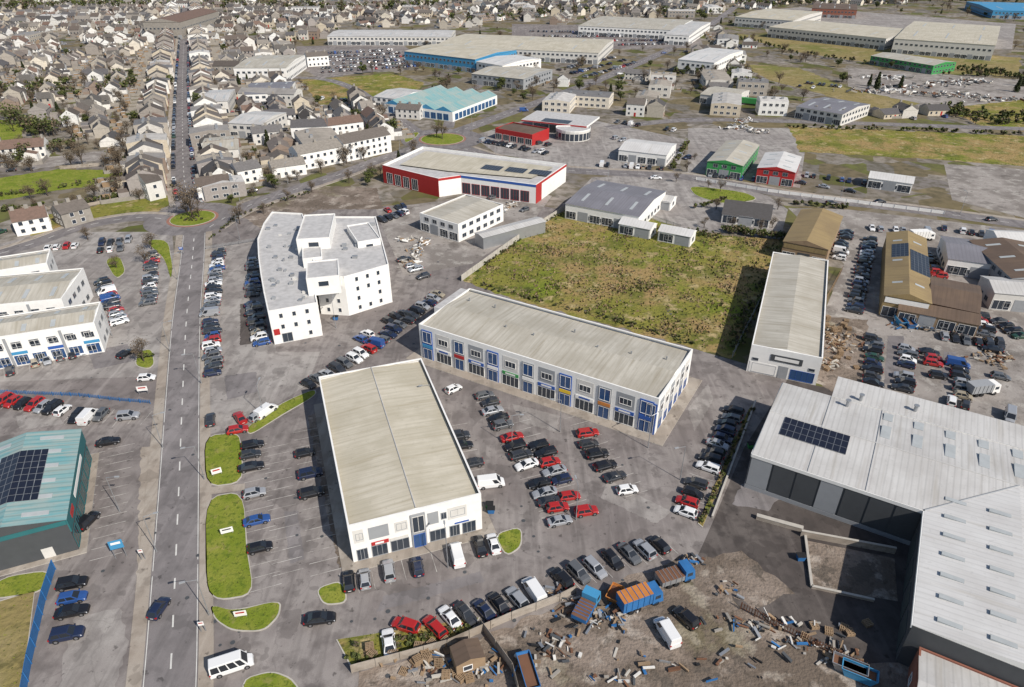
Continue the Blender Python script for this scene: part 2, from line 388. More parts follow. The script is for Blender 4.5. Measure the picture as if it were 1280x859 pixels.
sheet('field',[(577,350),(640,305),(705,262),(800,268),(850,285),(905,295),(975,300),(985,318),(915,447),(872,437),(640,374)],0.024,'field',jag=0.6)
sheet('car_sales_yard',[(985,260),(1060,262),(1300,290),(1330,570),(1280,545),(1045,476),(1000,480),(1010,440),(1055,330)],0.018,'gravel')
sheet('loading_yard',[(985,474),(1100,500),(1160,700),(1160,860),(1080,840),(930,765),(870,700),(890,655),(930,560)],0.022,'yard')
sheet('scrap_yard_ground',[(600,800),(690,760),(870,690),(925,762),(1080,835),(1170,820),(1200,1000),(440,1000),(445,840)],0.026,'dirt',jag=0.5)
sheet('timber_yard_ground',[(1020,395),(1085,400),(1078,480),(1005,475)],0.026,'dirt',jag=0.4)
sheet('waste_ground',[(300,268),(395,232),(470,235),(480,262),(400,262),(330,290)],0.020,'dirt',jag=0.5)
sheet('builders_yard',[(470,262),(560,250),(640,235),(690,245),(660,285),(590,330),(505,345),(480,290)],0.024,'gravel')
sheet('forecourt',[(590,170),(690,140),(790,160),(860,175),(850,205),(740,215),(620,192)],0.016,'lot2')
sheet('industrial_yard',[(700,262),(740,222),(860,215),(960,245),(985,262),(975,300),(850,285)],0.014,'lot2')
sheet('industrial_yard',[(860,160),(1010,160),(1000,235),(860,215)],0.014,'lot2')
sheet('industrial_yard',[(1180,205),(1330,215),(1330,285),(1190,250)],0.014,'gravel')
sheet('grass_field',[(985,158),(1330,172),(1330,212),(1180,200),(1000,190)],0.018,'field',jag=1)
sheet('grass_field',[(905,42),(960,45),(1120,62),(1275,72),(1275,96),(1180,92),(1000,66)],0.018,'heath',jag=1.5)
sheet('grass_field',[(925,80),(1000,85),(1060,110),(1150,130),(1110,140),(960,100)],0.019,'heath',jag=1.5)
sheet('grass_field',[(375,100),(490,92),(530,104),(520,116),(400,132)],0.018,'field',jag=1)
sheet('industrial_yard',[(1060,85),(1280,100),(1330,140),(1140,135),(1060,108)],0.012,'gravel')
sheet('industrial_yard',[(940,14),(1000,9),(1270,30),(1265,62),(1150,60),(960,42)],0.014,'lot2')
sheet('car_park_surface',[(370,58),(500,55),(545,80),(400,98),(375,85)],0.014,'lot')
sheet('car_park_surface',[(640,30),(870,34),(880,60),(720,62),(640,78)],0.012,'lot')
sheet('allotment_grass',[(-60,232),(70,212),(152,212),(155,228),(60,240),(-60,262)],0.018,'grass',jag=0.8)
sheet('allotment_grass',[(30,200),(130,188),(140,198),(40,212)],0.018,'gravel',jag=0.8)
sheet('allotment_grass',[(-60,150),(30,150),(25,185),(-60,200)],0.018,'grass',jag=0.8)
sheet('rough_grass',[(90,262),(215,240),(222,250),(190,268),(110,285),(40,300),(30,275)],0.016,'field',jag=0.6)
sheet('rough_grass',[(1180,135),(1330,120),(1330,170),(1230,160)],0.017,'field',jag=1)
sheet('concrete_margin',[(176,560),(200,555),(186,760),(170,765)],0.028,'pave',jag=.3); sheet('brown_margin',[(384,520),(398,515),(436,700),(424,712)],0.028,'dirt',jag=.25)  # second sheet: narrow brown ground strip along the retail warehouse's left wall
sheet('brown_margin',[(250,560),(258,556),(262,780),(248,700)],0.028,'dirt',jag=.2); sheet('concrete_apron',[(95,770),(150,760),(160,800),(140,880),(70,900),(78,830)],0.028,'lot2',jag=.3)
sheet('brown_margin',[(1008,470),(1090,482),(1100,500),(1040,490)],0.028,'dirt',jag=.3); sheet('brown_margin',[(870,700),(930,690),(990,740),(940,765)],0.028,'dirt',jag=.5)
for q in ([(640,505),(700,520),(695,540),(650,528)],[(760,600),(840,640),(820,655),(750,622)],[(480,745),(600,715),(606,727),(470,765)],[(280,470),(320,465),(322,490),(284,500)],[(860,510),(885,480),(892,500),(868,540)],[(100,600),(120,600),(112,680),(88,690)],[(300,380),(312,380),(314,430),(300,432)],[(80,340),(110,330),(130,350),(100,365)],[(110,440),(160,430),(165,452),(118,462)],[(355,640),(372,638),(380,700),(362,705)],[(560,630),(575,628),(580,640),(566,644)],[(1110,420),(1130,420),(1125,480),(1105,480)],[(1180,440),(1195,440),(1190,480),(1176,480)],[(20,520),(70,515),(80,530),(25,538)]):
    sheet('tarmac_patch',q,0.030+0.002*R(),random.choice(['yard','road','road','lot2']),exc=False,jag=.15)
# ------------------------------------------------------------------ roads
main=road([(196,1050),(212,859),(218,740),(224,600),(228,500),(233,400),(240,330),(243,292)],7.2,path=(1,-1),edge=True)
street=road([(238,256),(230,220),(228,160),(228,100),(230,50),(231,10)],10,path=(1,-1),n=4)
road([(262,284),(300,262),(350,243),(420,220),(480,198),(530,182)],8,path=(1,))
road([(222,276),(170,272),(100,284),(40,305),(-60,335)],7,path=(1,))
road([(580,186),(640,204),(700,212),(760,216),(860,222),(1000,246),(1140,262),(1330,288)],8,path=(-1,))
road([(570,165),(640,140),(700,118),(760,95),(840,60),(890,30),(930,0)],9)
road([(530,172),(500,150),(470,130),(440,110),(395,98),(300,98)],7,n=4)
road([(760,160),(860,150),(1000,152),(1180,158),(1330,163)],8)
road([(560,160),(575,120),(620,100)],6,centre=False)
def ring(c,r0,r1,z,mat,name):
    mb=MB(name); n=40
    for i in range(n):
        a,b=2*math.pi*i/n,2*math.pi*(i+1)/n
        mb.face([(c[0]+r*math.cos(t_),c[1]+r*math.sin(t_),z) for r,t_ in ((r0,a),(r1,a),(r1,b),(r0,b))],mat)
    mb.done()
def disc(c,r,n=28): return [(c[0]+r*math.cos(2*math.pi*i/n),c[1]+r*math.sin(2*math.pi*i/n)) for i in range(n)]
for (u,v,ri,ro) in ((241,273,7.6,16),(553,174,10.5,20)):
    c=S(u,v); ring(c,0,ro,0.045,'road','roundabout_road'); EXC.append(disc(c,ro+3)); ring(c,ri,ri+1.0,0.06,'red_surface','roundabout_apron')
    verge(disc(c,ri),name='roundabout_island',world=True,sm=False)
verge([(255,545),(298,541),(303,560),(304,604),(257,610)]); verge([(257,622),(304,614),(310,690),(318,744),(272,752),(257,735)])
sheet('footpath',[(250,611),(306,605),(306,613),(250,620)],0.10,'pave')
verge([(262,756),(290,764),(352,750),(350,770),(330,790),(290,790),(268,775)])
verge([(306,536),(350,505),(394,486),(396,494),(345,524),(312,545)])
verge([(394,736),(428,725),(436,754),(404,758)])
verge([(617,668),(652,658),(653,684),(632,697)])
verge([(180,300),(210,300),(216,330),(214,352),(207,325)])
verge([(172,440),(190,436),(194,455),(186,462),(168,458)])
verge([(130,325),(150,320),(158,340),(145,350)])
verge([(505,168),(525,165),(520,172),(506,180)])
verge([(860,232),(930,240),(950,250),(905,256),(868,245)])
verge([(300,850),(340,838),(370,850),(390,900),(310,900)])
verge([(0,722),(66,712),(58,740),(-20,752)],mat='grass')
verge([(-60,770),(44,738),(30,859),(-10,1000),(-150,1000)],mat='heath',name='rough_grass',sm=False)
verge([(942,505),(936,512),(872,655),(878,660)],mat='field',name='planting_strip',sm=False)
verge([(420,800),(600,772),(590,790),(440,838)],mat='field',name='rough_grass',sm=False)
mb=MB('drain_covers')
for i in range(90):
    p=S(U(60,880),U(320,850))
    if any(inpoly(p,e) for e in EXC[21:]): continue
    mb.face([z_+(0.056,) for z_ in disc(p,U(.2,.38),8)],'dgrey')
mb.done()
# ------------------------------------------------------------------ buildings
def rect(fl,fr,br,bl,h):
    FL,FR,BR,BL=[S(*q,h) for q in (fl,fr,br,bl)]
    ux=nrm(add(sub(FR,FL),sub(BR,BL))); uy=(-ux[1],ux[0])
    dot=lambda a,b:a[0]*b[0]+a[1]*b[1]
    w_=(dot(sub(FR,FL),ux)+dot(sub(BR,BL),ux))/2; d_=(dot(sub(BL,FL),uy)+dot(sub(BR,FR),uy))/2
    c=((FL[0]+FR[0]+BR[0]+BL[0])/4,(FL[1]+FR[1]+BR[1]+BL[1])/4)
    a=add(add(c,ux,-w_/2),uy,-d_/2); b=add(a,ux,w_); cc=add(b,uy,d_); dd=add(a,uy,d_)
    return [a,b,cc,dd],ux,uy,w_,d_
def z3(p,z): return (p[0],p[1],z)
def gable(mb,C,zr,rise,roof,wall,axis,over=0.0):
    a,b,c,d=C
    if axis=='x':   # ridge parallel to a-b
        m1=lerp(a,d,0.5); m2=lerp(b,c,0.5)
        mb.face([z3(a,zr),z3(b,zr),z3(m2,zr+rise),z3(m1,zr+rise)],roof)
        mb.face([z3(c,zr),z3(d,zr),z3(m1,zr+rise),z3(m2,zr+rise)],roof)
        mb.face([z3(b,zr),z3(c,zr),z3(m2,zr+rise)],wall); mb.face([z3(d,zr),z3(a,zr),z3(m1,zr+rise)],wall)
        return m1,m2
    m1=lerp(a,b,0.5); m2=lerp(d,c,0.5)
    mb.face([z3(b,zr),z3(c,zr),z3(m2,zr+rise),z3(m1,zr+rise)],roof)
    mb.face([z3(d,zr),z3(a,zr),z3(m1,zr+rise),z3(m2,zr+rise)],roof)
    mb.face([z3(a,zr),z3(b,zr),z3(m1,zr+rise)],wall); mb.face([z3(c,zr),z3(d,zr),z3(m2,zr+rise)],wall)
    return m1,m2
def parapet(mb,C,z0,z1,t=0.3,m='white'):
    n=len(C)
    for i in range(n):
        A,B=C[i],C[(i+1)%n]; L=ln(sub(B,A)); mb.panel(A,B,0.0,L-t,z0,z1,-t,0.0,m)
def solar(mb,o,ux,uy,nx,ny,zf,pw=1.0,ph=1.7):
    """rows of framed panels starting at o; zf(point)->roof height"""
    for i in range(nx):
        for j in range(ny):
            a=add(add(o,ux,i*(pw+0.04)),uy,j*(ph+0.04)); q=[a,add(a,ux,pw),add(add(a,ux,pw),uy,ph),add(a,uy,ph)]
            mb.hexa([(p[0],p[1],zf(p)+0.06) for p in q],[(p[0],p[1],zf(p)+0.13) for p in q],'steel')
            e=0.03; q2=[add(add(a,ux,e),uy,e),add(add(a,ux,pw-e),uy,e),add(add(a,ux,pw-e),uy,ph-e),add(add(a,ux,e),uy,ph-e)]
            mb.face([(p[0],p[1],zf(p)+0.137) for p in q2],'solar')
def apron(C,d=1.8,name='footpath'):
    out=[]
    ux=nrm(sub(C[1],C[0])); uy=(-ux[1],ux[0])
    for p,a,b in zip(C,(-1,1,1,-1),(-1,-1,1,1)): out.append(add(add(p,ux,a*d),uy,b*d))
    mb=MB(name); mb.prism(out,0,0.13,'kerb','pave'); mb.done(); EXC.append(out)
# B1 central retail warehouse
C,ux,uy,W_,D_=rect((440,658),(605,618),(524,449),(394,473),8); EXC.append(C); apron(C,2.0)
mb=MB('retail_warehouse'); mb.prism(C,0,8,'white'); ins=[add(add(p,ux,a*0.3),uy,b*0.3) for p,a,b in zip(C,(1,-1,-1,1),(1,1,-1,-1))]
gable(mb,ins,7.5,0.8,'cream_roof','white','y'); parapet(mb,C,8,8.25,0.3,'white')
m1,m2=lerp(ins[0],ins[1],0.5),lerp(ins[3],ins[2],0.5)
mb.beam(z3(m1,8.33),z3(m2,8.33),0.12,0.12,'light_roof',6)
A,B=C[0],C[1]
for (u0,u1,z0,z1,mm) in ((0.6,2.2,4.2,7.0,'offwhite'),(3.0,6.2,4.2,6.8,'grey'),(7.2,9.3,4.4,6.6,'offwhite'),(12.6,14.4,4.2,6.8,'grey'),(16,19.2,4.2,6.8,'offwhite')): mb.panel(A,B,u0,u1,z0,z1,0,0.05,mm)
mb.panel(A,B,9.8,12.2,0,7.4,0,0.25,'grey'); mb.window((A[0]+ux[1]*0.25,A[1]-ux[0]*0.25),(B[0]+ux[1]*0.25,B[1]-ux[0]*0.25),10.1,11.9,3.6,6.9,'glass','offwhite',1)
mb.window((A[0]+ux[1]*0.25,A[1]-ux[0]*0.25),(B[0]+ux[1]*0.25,B[1]-ux[0]*0.25),10.1,11.9,0.2,2.9,'bglass','blue',1)
for i,(u0,u1) in enumerate(((0.8,2.4),(3.2,5.6),(6.3,9.2),(12.8,15.4),(16.2,17.8),(18.4,20.6))): mb.window(A,B,u0,u1,0.3,2.6,'glass','grey',2)
for u0,u1 in ((1.0,2.0),(7.5,9.0),(14.9,15.7),(16.5,18.8)): mb.window(A,B,u0,u1,4.8,6.1,'glass','grey',1)
mb.panel(A,B,3.2,6.0,2.8,3.5,0,0.12,'red'); mb.panel(A,B,6.2,9.2,2.8,3.4,0,0.12,'offwhite'); mb.panel(A,B,12.8,20.6,2.8,3.4,0,0.12,'white'); mb.panel(A,B,3.8,5.2,2.95,3.35,0.12,0.15,'white'); mb.panel(A,B,17,19.5,2.95,3.3,0.12,0.15,'blue')
L=ln(sub(C[2],C[1]))
for i in range(9):
    u=1.5+i*(L-3)/9; mb.panel(C[1],C[2],u+0.2,u+3.0,3.6,6.9,0,0.05,'grey' if i%2 else 'offwhite'); mb.window(C[1],C[2],u+0.4,u+2.6,0.4,2.6,'glass','blue',1); mb.window(C[3],C[0],u+0.4,u+2.0,4.4,5.6,'glass','grey',1)
mb.done()
# B2 long two-storey parade
C,ux,uy,W_,D_=rect((549,412),(822,500),(868,436),(563,355),9); EXC.append(C); apron(C,2.6)
mb=MB('retail_parade'); mb.prism(C,0,8.8,'white'); ins=[add(add(p,ux,a*0.3),uy,b*0.3) for p,a,b in zip(C,(1,-1,-1,1),(1,1,-1,-1))]
gable(mb,ins,8.3,0.9,'grey_roof','white','x'); parapet(mb,C,8.8,9.05,0.3,'white')
A,B=C[0],C[1]; n=13; pw=W_/n; signs=['lblue','white','red','blue','white','green','white','blue','yellow','white','orange','blue','blue']
nn_=(ux[1],-ux[0])
for i in range(n):
    u=i*pw
    if i%2==0:
        mb.panel(A,B,u+0.8,u+pw-0.8,0,7.9,0,0.18,'grey' if i%4 else 'blue')
        A2=add(A,nn_,0.18); B2=add(B,nn_,0.18)
        mb.window(A2,B2,u+1.1,u+pw-1.1,4.7,7.5,'bglass','white',1); mb.window(A2,B2,u+1.1,u+pw-1.1,0.2,2.9,'bglass','offwhite',1)
        mb.panel(A2,B2,u+0.9,u+pw-0.9,3.3,4.1,0,0.1,signs[i])
    else:
        mb.panel(A,B,u+0.3,u+pw-0.3,4.3,7.8,0,0.05,'offwhite' if i%4==1 else 'grey')
        A2=add(A,nn_,0.05); B2=add(B,nn_,0.05)
        mb.window(A2,B2,u+1.0,u+pw-1.0,5.2,6.6,'glass','white',2); mb.window(A,B,u+0.2,u+pw-0.2,0.3,2.8,'glass','white',3)
        mb.panel(A,B,u+0.2,u+pw-0.2,3.0,3.8,0,0.1,signs[i]); mb.panel(A,B,u+1,u+pw-1,3.2,3.6,0.1,0.13,'white' if signs[i]!='white' else 'blue')
mb.panel(A,B,W_-2.6,W_-0.1,0.0,7.6,0,0.2,'blue'); mb.window(add(A,nn_,.2),add(B,nn_,.2),W_-2.2,W_-0.5,0.3,7.2,'bglass','offwhite',1)
A,B=C[1],C[2]; L=ln(sub(B,A)); nr=nrm((sub(B,A)[1],-sub(B,A)[0]))
for i in range(6):
    u=1+i*(L-2)/6; mb.panel(A,B,u+0.2,u+2.6,0.0,7.8,0,0.05,'offwhite' if i%2 else 'grey')
    A2=add(A,nr,0.05); B2=add(B,nr,0.05)
    mb.window(A2,B2,u+0.6,u+2.2,4.8,6.4,'glass','white'); mb.window(A2,B2,u+0.6,u+2.2,0.8,2.6,'bglass','blue')
mb.windows(C[3],C[0],8.8,2,3.4); mb.windows(C[2],C[3],8.8,2,4.2)
o=add(add(C[0],ux,-2.6),uy,D_*0.45); mb.obox(o,ux,2.6,D_*0.55,0,8.4,'white','flat_roof')
for k in range(8): mb.cbox(add(add(C[0],ux,W_*(k+0.5)/8),uy,D_*U(0.25,0.8)),ux,0.3,0.3,8.4,9.6,'steel')
mb.done()
def shed(name,fl,fr,br,bl,h,roof='light_roof',wall='white',axis='y',rise=1.2,front=None,parap=False,win=0,skl=0,ap=0):
    C,ux,uy,W_,D_=rect(fl,fr,br,bl,h); EXC.append(C)
    if ap: apron(C,ap)
    mb=MB(name); mb.prism(C,0,h,wall)
    e=0.25; ov=[add(add(p,ux,a*e),uy,b*e) for p,a,b in zip(C,(-1,1,1,-1),(-1,-1,1,1))]
    if parap:
        ins=[add(add(p,ux,a*0.3),uy,b*0.3) for p,a,b in zip(C,(1,-1,-1,1),(1,1,-1,-1))]
        gable(mb,ins,h-0.3,rise,roof,wall,axis); parapet(mb,C,h,h+0.25,0.3,wall)
    else: gable(mb,ov,h+0.02,rise,roof,wall,axis); mb.face([z3(p,h+0.01) for p in ov[::-1]],wall)
    if win:
        for i in range(4): mb.windows(C[i],C[(i+1)%4],h,win,3.6,1.8,1.2,'glass','grey',1.1)
    def zf(p):
        d=sub(p,C[0]); y=d[0]*uy[0]+d[1]*uy[1]; x=d[0]*ux[0]+d[1]*ux[1]
        t=(y/D_ if axis=='x' else x/W_); return h+0.02+rise*(1-abs(2*t-1))-(0.3 if parap else 0)
    for i in range(skl):
        for sd_ in (0.25,0.75):
            if axis=='y': c=add(add(C[0],ux,W_*sd_),uy,D_*(i+0.5)/skl); l1,l2=W_*0.22,1.0
            else: c=add(add(C[0],uy,D_*sd_),ux,W_*(i+0.5)/skl); l1,l2=1.0,D_*0.22
            q=[add(add(c,ux,a*l1/2),uy,b*l2/2) for a,b in ((-1,-1),(1,-1),(1,1),(-1,1))]
            mb.hexa([z3(p,zf(p)+0.0) for p in q],[z3(p,zf(p)+0.1) for p in q],'skylight')
    if front: front(mb,C,ux,uy,W_,D_,h)
    return mb,C,ux,uy,W_,D_,zf
def bays_front(dark='glass',sign=None,door=None):
    def f(mb,C,ux,uy,W_,D_,h):
        n=max(2,int(W_/4)); pw=W_/n
        for i in range(n):
            if door and i%3==1: mb.panel(C[0],C[1],i*pw+0.4,(i+1)*pw-0.4,0,3.4,0,0.06,door)
            else: mb.window(C[0],C[1],i*pw+0.4,(i+1)*pw-0.4,0.3,2.9,dark,'white',2)
        if sign: mb.panel(C[0],C[1],0.3,W_-0.3,h-1.8,h-0.3,0,0.12,sign)
    return f
def pb(mb,C,ux,uy,W_,D_,h):
    A,B=C[0],C[1]
    mb.panel(A,B,0.4,W_*0.42,0.2,3.0,0,0.06,'white'); mb.window(A,B,1.0,W_*0.4,0.4,2.6,'glass','grey',2)
    mb.panel(A,B,W_*0.45,W_*0.58,0,3.2,0,0.1,'grey'); mb.window(A,B,W_*0.62,W_-0.8,0.4,2.8,'bglass','blue',3)
    mb.panel(A,B,W_*0.3,W_*0.75,4.2,5.8,0,0.12,'dgrey'); mb.panel(A,B,W_*0.36,W_*0.7,4.6,5.4,0.12,0.15,'white')
    for i in (0,4): mb.window(A,B,0.8+i*W_/5,0.8+i*W_/5+1.2,3.4,4.0,'glass','grey')
mb,*_=shed('shoe_warehouse',(922,428),(1010,446),(1050,328),(980,318),7,'grey_roof','white','y',0.9,pb,True); C=_[0]
L=ln(sub(C[2],C[1]))
for i in range(10): mb.panel(C[1],C[2],1+i*(L-2)/10,2.6+i*(L-2)/10,4.0,6.0,0,0.05,'grey'); mb.window(C[1],C[2],1.2+i*(L-2)/10,2.4+i*(L-2)/10,4.4,5.6,'glass','grey')
mb.done()
mb,*_=shed('brown_shed',(982,302),(1038,313),(1051,270),(1000,262),6,'tan_roof','wood','y',1.6,bays_front('glass','tan_roof','dgrey')); mb.done()
mb,C,ux,uy,W_,D_,zf=shed('car_showroom',(1099,369),(1157,377),(1163,300),(1115,291),6,'tan_roof','tan_roof','y',1.6,bays_front('glass','white'),skl=3)
solar(mb,add(add(C[0],ux,W_*0.12),uy,D_*0.55),ux,uy,4,6,zf); solar(mb,add(add(C[0],ux,W_*0.55),uy,D_*0.35),ux,uy,5,9,zf); mb.done()
for nm,q,h,r,wl,ax in (('workshop',[(1160,378),(1222,391),(1226,358),(1165,346)],5,'brown_roof','rust','x'),('lean_to_shed',[(1122,388),(1222,405),(1224,393),(1126,372)],3.6,'brown_roof','wood','x'),
    ('workshop',[(1178,322),(1236,330),(1238,303),(1184,296)],5,'purple_roof','white','x'),('workshop',[(1234,345),(1320,352),(1320,305),(1240,303)],6,'brown_roof','grey','y'),
    ('workshop',[(1234,365),(1310,372),(1312,352),(1236,346)],5,'light_roof','offwhite','x'),('workshop',[(1240,300),(1300,304),(1300,290),(1242,288)],5,'pale_roof','white','x'),
    ('garage_unit',[(712,256),(797,270),(834,240),(742,224)],5.5,'purple_roof','white','x'),('garage_unit',[(776,280),(816,288),(818,279),(780,272)],3.5,'pale_roof','white','x'),('garage_unit',[(824,289),(866,297),(868,288),(830,281)],3.5,'pale_roof','white','x'),
    ('bungalow',[(903,268),(962,275),(966,258),(908,251)],3.2,'slate','wallr','x'),('showroom',[(776,188),(836,194),(843,180),(786,173)],5,'pale_roof','white','x'),
    ('green_unit',[(887,202),(932,208),(946,181),(906,176)],6,'grey_roof','green','y'),('red_unit',[(946,210),(996,216),(1000,196),(958,191)],6,'pale_roof','red','y'),
    ('warehouse',[(1094,70),(1176,84),(1187,76),(1112,66)],6,'grey_roof','green','x'),('warehouse',[(1008,135),(1068,146),(1074,128),(1020,120)],6,'purple_roof','offwhite','x'),
    ('office_building',[(860,75),(905,80),(918,62),(876,59)],9,'pale_roof','white','x'),('showroom',[(594,93),(655,99),(690,87),(624,80)],6.5,'grey_roof','grey','x'),
    ('warehouse',[(962,34),(1110,48),(1150,38),(1010,25)],9,'cream_roof','offwhite','x'),('warehouse',[(1110,49),(1238,55),(1256,34),(1150,26)],11,'cream_roof','offwhite','x'),('warehouse',[(937,22),(1000,27),(1020,14),(945,10)],9,'cream_roof','offwhite','x'),
    ('warehouse',[(1015,10),(1070,13),(1072,5),(1018,4)],9,'brown_roof','brick','x'),('warehouse',[(736,34),(842,37),(870,26),(742,19)],8,'grey_roof','white','x'),('warehouse',[(846,44),(880,46),(872,27),(848,26)],8,'light_roof','white','x'),
    ('shopping_centre',[(545,58),(745,66),(770,50),(580,42)],8,'cream_roof','offwhite','x'),('shopping_centre',[(416,46),(560,46),(572,38),(418,37)],7,'light_roof','offwhite','x'),
    ('blue_superstore',[(521,66),(600,75),(640,62),(545,52)],9,'cream_roof','lblue','x'),('showroom',[(612,80),(640,84),(665,72),(628,66)],8,'pale_roof','white','x'),
    ('large_store',[(309,84),(378,86),(362,68),(306,70)],9,'grey_roof','white','x'),('hall',[(206,28),(250,28),(250,14),(208,14)],14,'slate','stone','y'),
    ('warehouse',[(1222,12),(1320,16),(1320,4),(1226,3)],8,'lblue','lblue','x'),('mart_shed',[(305,155),(345,157),(340,140),(300,138)],7,'light_roof','offwhite','x'),
    ('warehouse',[(480,122),(512,126),(520,112),(488,109)],6,'light_roof','white','x'),('workshop',[(812,250),(838,254),(846,246),(822,242)],3,'light_roof','white','x'),
    ('workshop',[(880,118),(925,124),(932,112),(890,108)],5,'grey_roof','offwhite','x'),('workshop',[(1085,222),(1140,230),(1144,221),(1090,214)],4,'pale_roof','white','x'),('store_building',[(256,190),(300,186),(296,170),(254,173)],7,'grey_roof','offwhite','x'),('store_building',[(255,128),(290,126),(288,112),(254,113)],7,'light_roof','offwhite','x'),('store_building',[(310,118),(368,116),(364,102),(308,104)],7,'purple_roof','white','x')):
    mb,*_=shed(nm,*q,h,r,wl,ax,1.4 if r!='slate' else 3,bays_front('glass',None,'grey'),skl=3 if h>5 and r!='slate' else 0,win=1 if h<6 else 2); mb.done()
C,ux,uy,W_,D_=rect((498,132),(580,142),(608,118),(525,108),5); EXC.append(C); mb=MB('glass_roofed_hall'); mb.prism(C,0,5,'white')
for k in range(4):
    o=add(C[0],ux,W_*k/4); q=[o,add(o,ux,W_/4),add(add(o,ux,W_/4),uy,D_),add(o,uy,D_)]; gable(mb,q,5.0,2.4,'teal_roof','lblue','y')
for i in range(4): mb.windows(C[i],C[(i+1)%4],5,1,4,3,3,'bglass','lblue',0.6)
mb.done()
# B7 red & white showroom
P=[(478,207),(548,224),(576,220),(670,232),(708,206),(528,184)]; pl=SS(P,7); EXC.append(pl)
mb=MB('red_white_showroom'); mb.prism(pl,0,6.4,'white','flat_roof')
parapet(mb,pl,6.4,7.3,0.4,'white')
for i in range(6): mb.panel(pl[i],pl[(i+1)%6],0,ln(sub(pl[(i+1)%6],pl[i])),6.3,7.2,0,0.06,'red' if i!=2 else 'blue')
mb.panel(pl[0],pl[1],0.0,ln(sub(pl[1],pl[0])),0,6.3,0,0.1,'red')
for k in range(4): mb.window(*[add(q,(0.0,-0.1)) for q in (pl[0],pl[1])],2+k*4.5,5+k*4.5,0.4,4.6,'glass','white',2)
L=ln(sub(pl[3],pl[2]))
for k in range(int(L/4)): mb.window(pl[2],pl[3],0.5+k*4,3.8+k*4,0.4,4.4,'glass','red',2)
mb.panel(pl[3],pl[4],0,5,0,6.3,0,0.1,'red')
e=nrm(sub(pl[3],pl[2])); ey=(-e[1],e[0])
inn=[S(500,207,6.5),S(560,215,6.5),S(665,224,6.5),S(692,210,6.5),S(532,190,6.5)]
mb.face([z3(p,6.9) for p in inn],'cream_roof')
for k in range(3): solar(mb,S(600+k*30,211+k*3,7),e,ey,7,3,lambda p:6.95,1.1,1.9)
mb.done()
mb,*_=shed('builders_merchant',(535,270),(580,284),(622,254),(572,241),6,'grey_roof','white','y',0.6,bays_front('glass',None,'grey'),True,2); mb.done()
mb,*_=shed('storage_lean_to',(610,301),(622,308),(664,268),(654,263),4,'light_roof','steel','y',0.5); mb.done()
# Petrol station
mb=MB('filling_station_canopy'); C,ux,uy,W_,D_=rect((655,150),(735,158),(748,146),(668,138),5.5); mb.obox(C[0],ux,W_,D_,4.7,5.6,'white','flat_roof')
mb.panel(C[0],C[1],0,W_,4.8,5.4,0,0.06,'red')
for i in range(4):
    for j in (0.25,0.75): mb.cbox(lerp(lerp(C[0],C[1],(i+0.5)/4),lerp(C[3],C[2],(i+0.5)/4),j),ux,0.4,0.4,0,4.7,'white')
solar(mb,add(C[0],ux,W_*0.3),ux,uy,14,4,lambda p:5.6); mb.done(); EXC.append(C)
mb,*_=shed('convenience_store',(624,162),(672,170),(680,160),(636,152),5,'brown_roof','red','x',0.6,bays_front(),True); mb.done()
c=S(716,172); mb=MB('round_fronted_shop'); dc=[q if q[1]<c[1]+3 else (q[0],c[1]+3) for q in disc(c,8.5,24)]; mb.prism(dc,0,4.6,'offwhite','flat_roof'); EXC.append(dc)
for i in range(24):
    if ln(sub(dc[i],dc[(i+1)%24]))>1.8: mb.panel(dc[i],dc[(i+1)%24],0.15,2.0,0.4,3.6,0,0.05,'glass')
    if ln(sub(dc[i],dc[(i+1)%24]))>.1: mb.panel(dc[i],dc[(i+1)%24],0,ln(sub(dc[i],dc[(i+1)%24])),4.6,5.1,-0.2,0.0,'white')
mb.done()
# B5 L-shaped industrial building
A0=S(940,567,8); e1=nrm((0.862,-0.508)); e2=(0.508,0.862)
def LP(x,y): return add(add(A0,e1,x),e2,y)
def L3(x,y,z): return z3(LP(x,y),z)
mb=MB('industrial_warehouse')
out=[LP(0,0),LP(27.3,0),LP(27.3,-24.5),LP(95,-24.5),LP(95,32.7),LP(9.4,32.7),LP(9.4,25.6),LP(0,25.6)]; EXC.append(out)
mb.prism(out,0,7.95,'dgrey')
mb.face([L3(0,0,8),L3(27.3,0,8),L3(40.3,13,9),L3(0,13,9)],'light_roof'); mb.face([L3(95,25.6,8.1),L3(0,25.6,8.1),L3(0,13,9),L3(95,13,9)],'light_roof')
mb.face([L3(27.3,0,8),L3(27.3,-24.5,8),L3(40.3,-24.5,9),L3(40.3,13,9)][::-1],'pale_roof'); mb.face([L3(27.3,-24.5,8),L3(27.3,-24.5,7.9),L3(40.3,-24.5,7.9),L3(40.3,-24.5,9)],'white')
mb.face([L3(95,-24.5,9),L3(95,13,9),L3(40.3,13,9),L3(40.3,-24.5,9)],'pale_roof'); mb.face([L3(40.3,-24.5,7.9),L3(95,-24.5,7.9),L3(95,-24.5,9),L3(40.3,-24.5,9)],'white')
mb.face([L3(9.4,25.6,8.3),L3(95,25.6,8.3),L3(95,32.7,8.7),L3(9.4,32.7,8.7)],'light_roof'); mb.face([L3(0,0,7.95),L3(0,0,8),L3(0,13,9),L3(0,25.6,8.1),L3(0,25.6,7.95)][::-1],'white')
mb.face([L3(9.4,25.6,7.9),L3(95,25.6,7.9),L3(95,25.6,8.3),L3(9.4,25.6,8.3)],'white')
for i in range(7):
    u=i*3.9; mb.panel(LP(0,0),LP(27.3,0),u+0.15,min(27.2,u+3.7),1.0,7.2,0,0.08,'grey' if i in (0,3) else 'dgrey')
mb.panel(LP(0,0),LP(27.3,0),0,27.3,7.3,7.98,0,0.15,'white'); mb.panel(LP(0,0),LP(27.3,0),0,27.3,0,0.9,0,0.1,'grey')
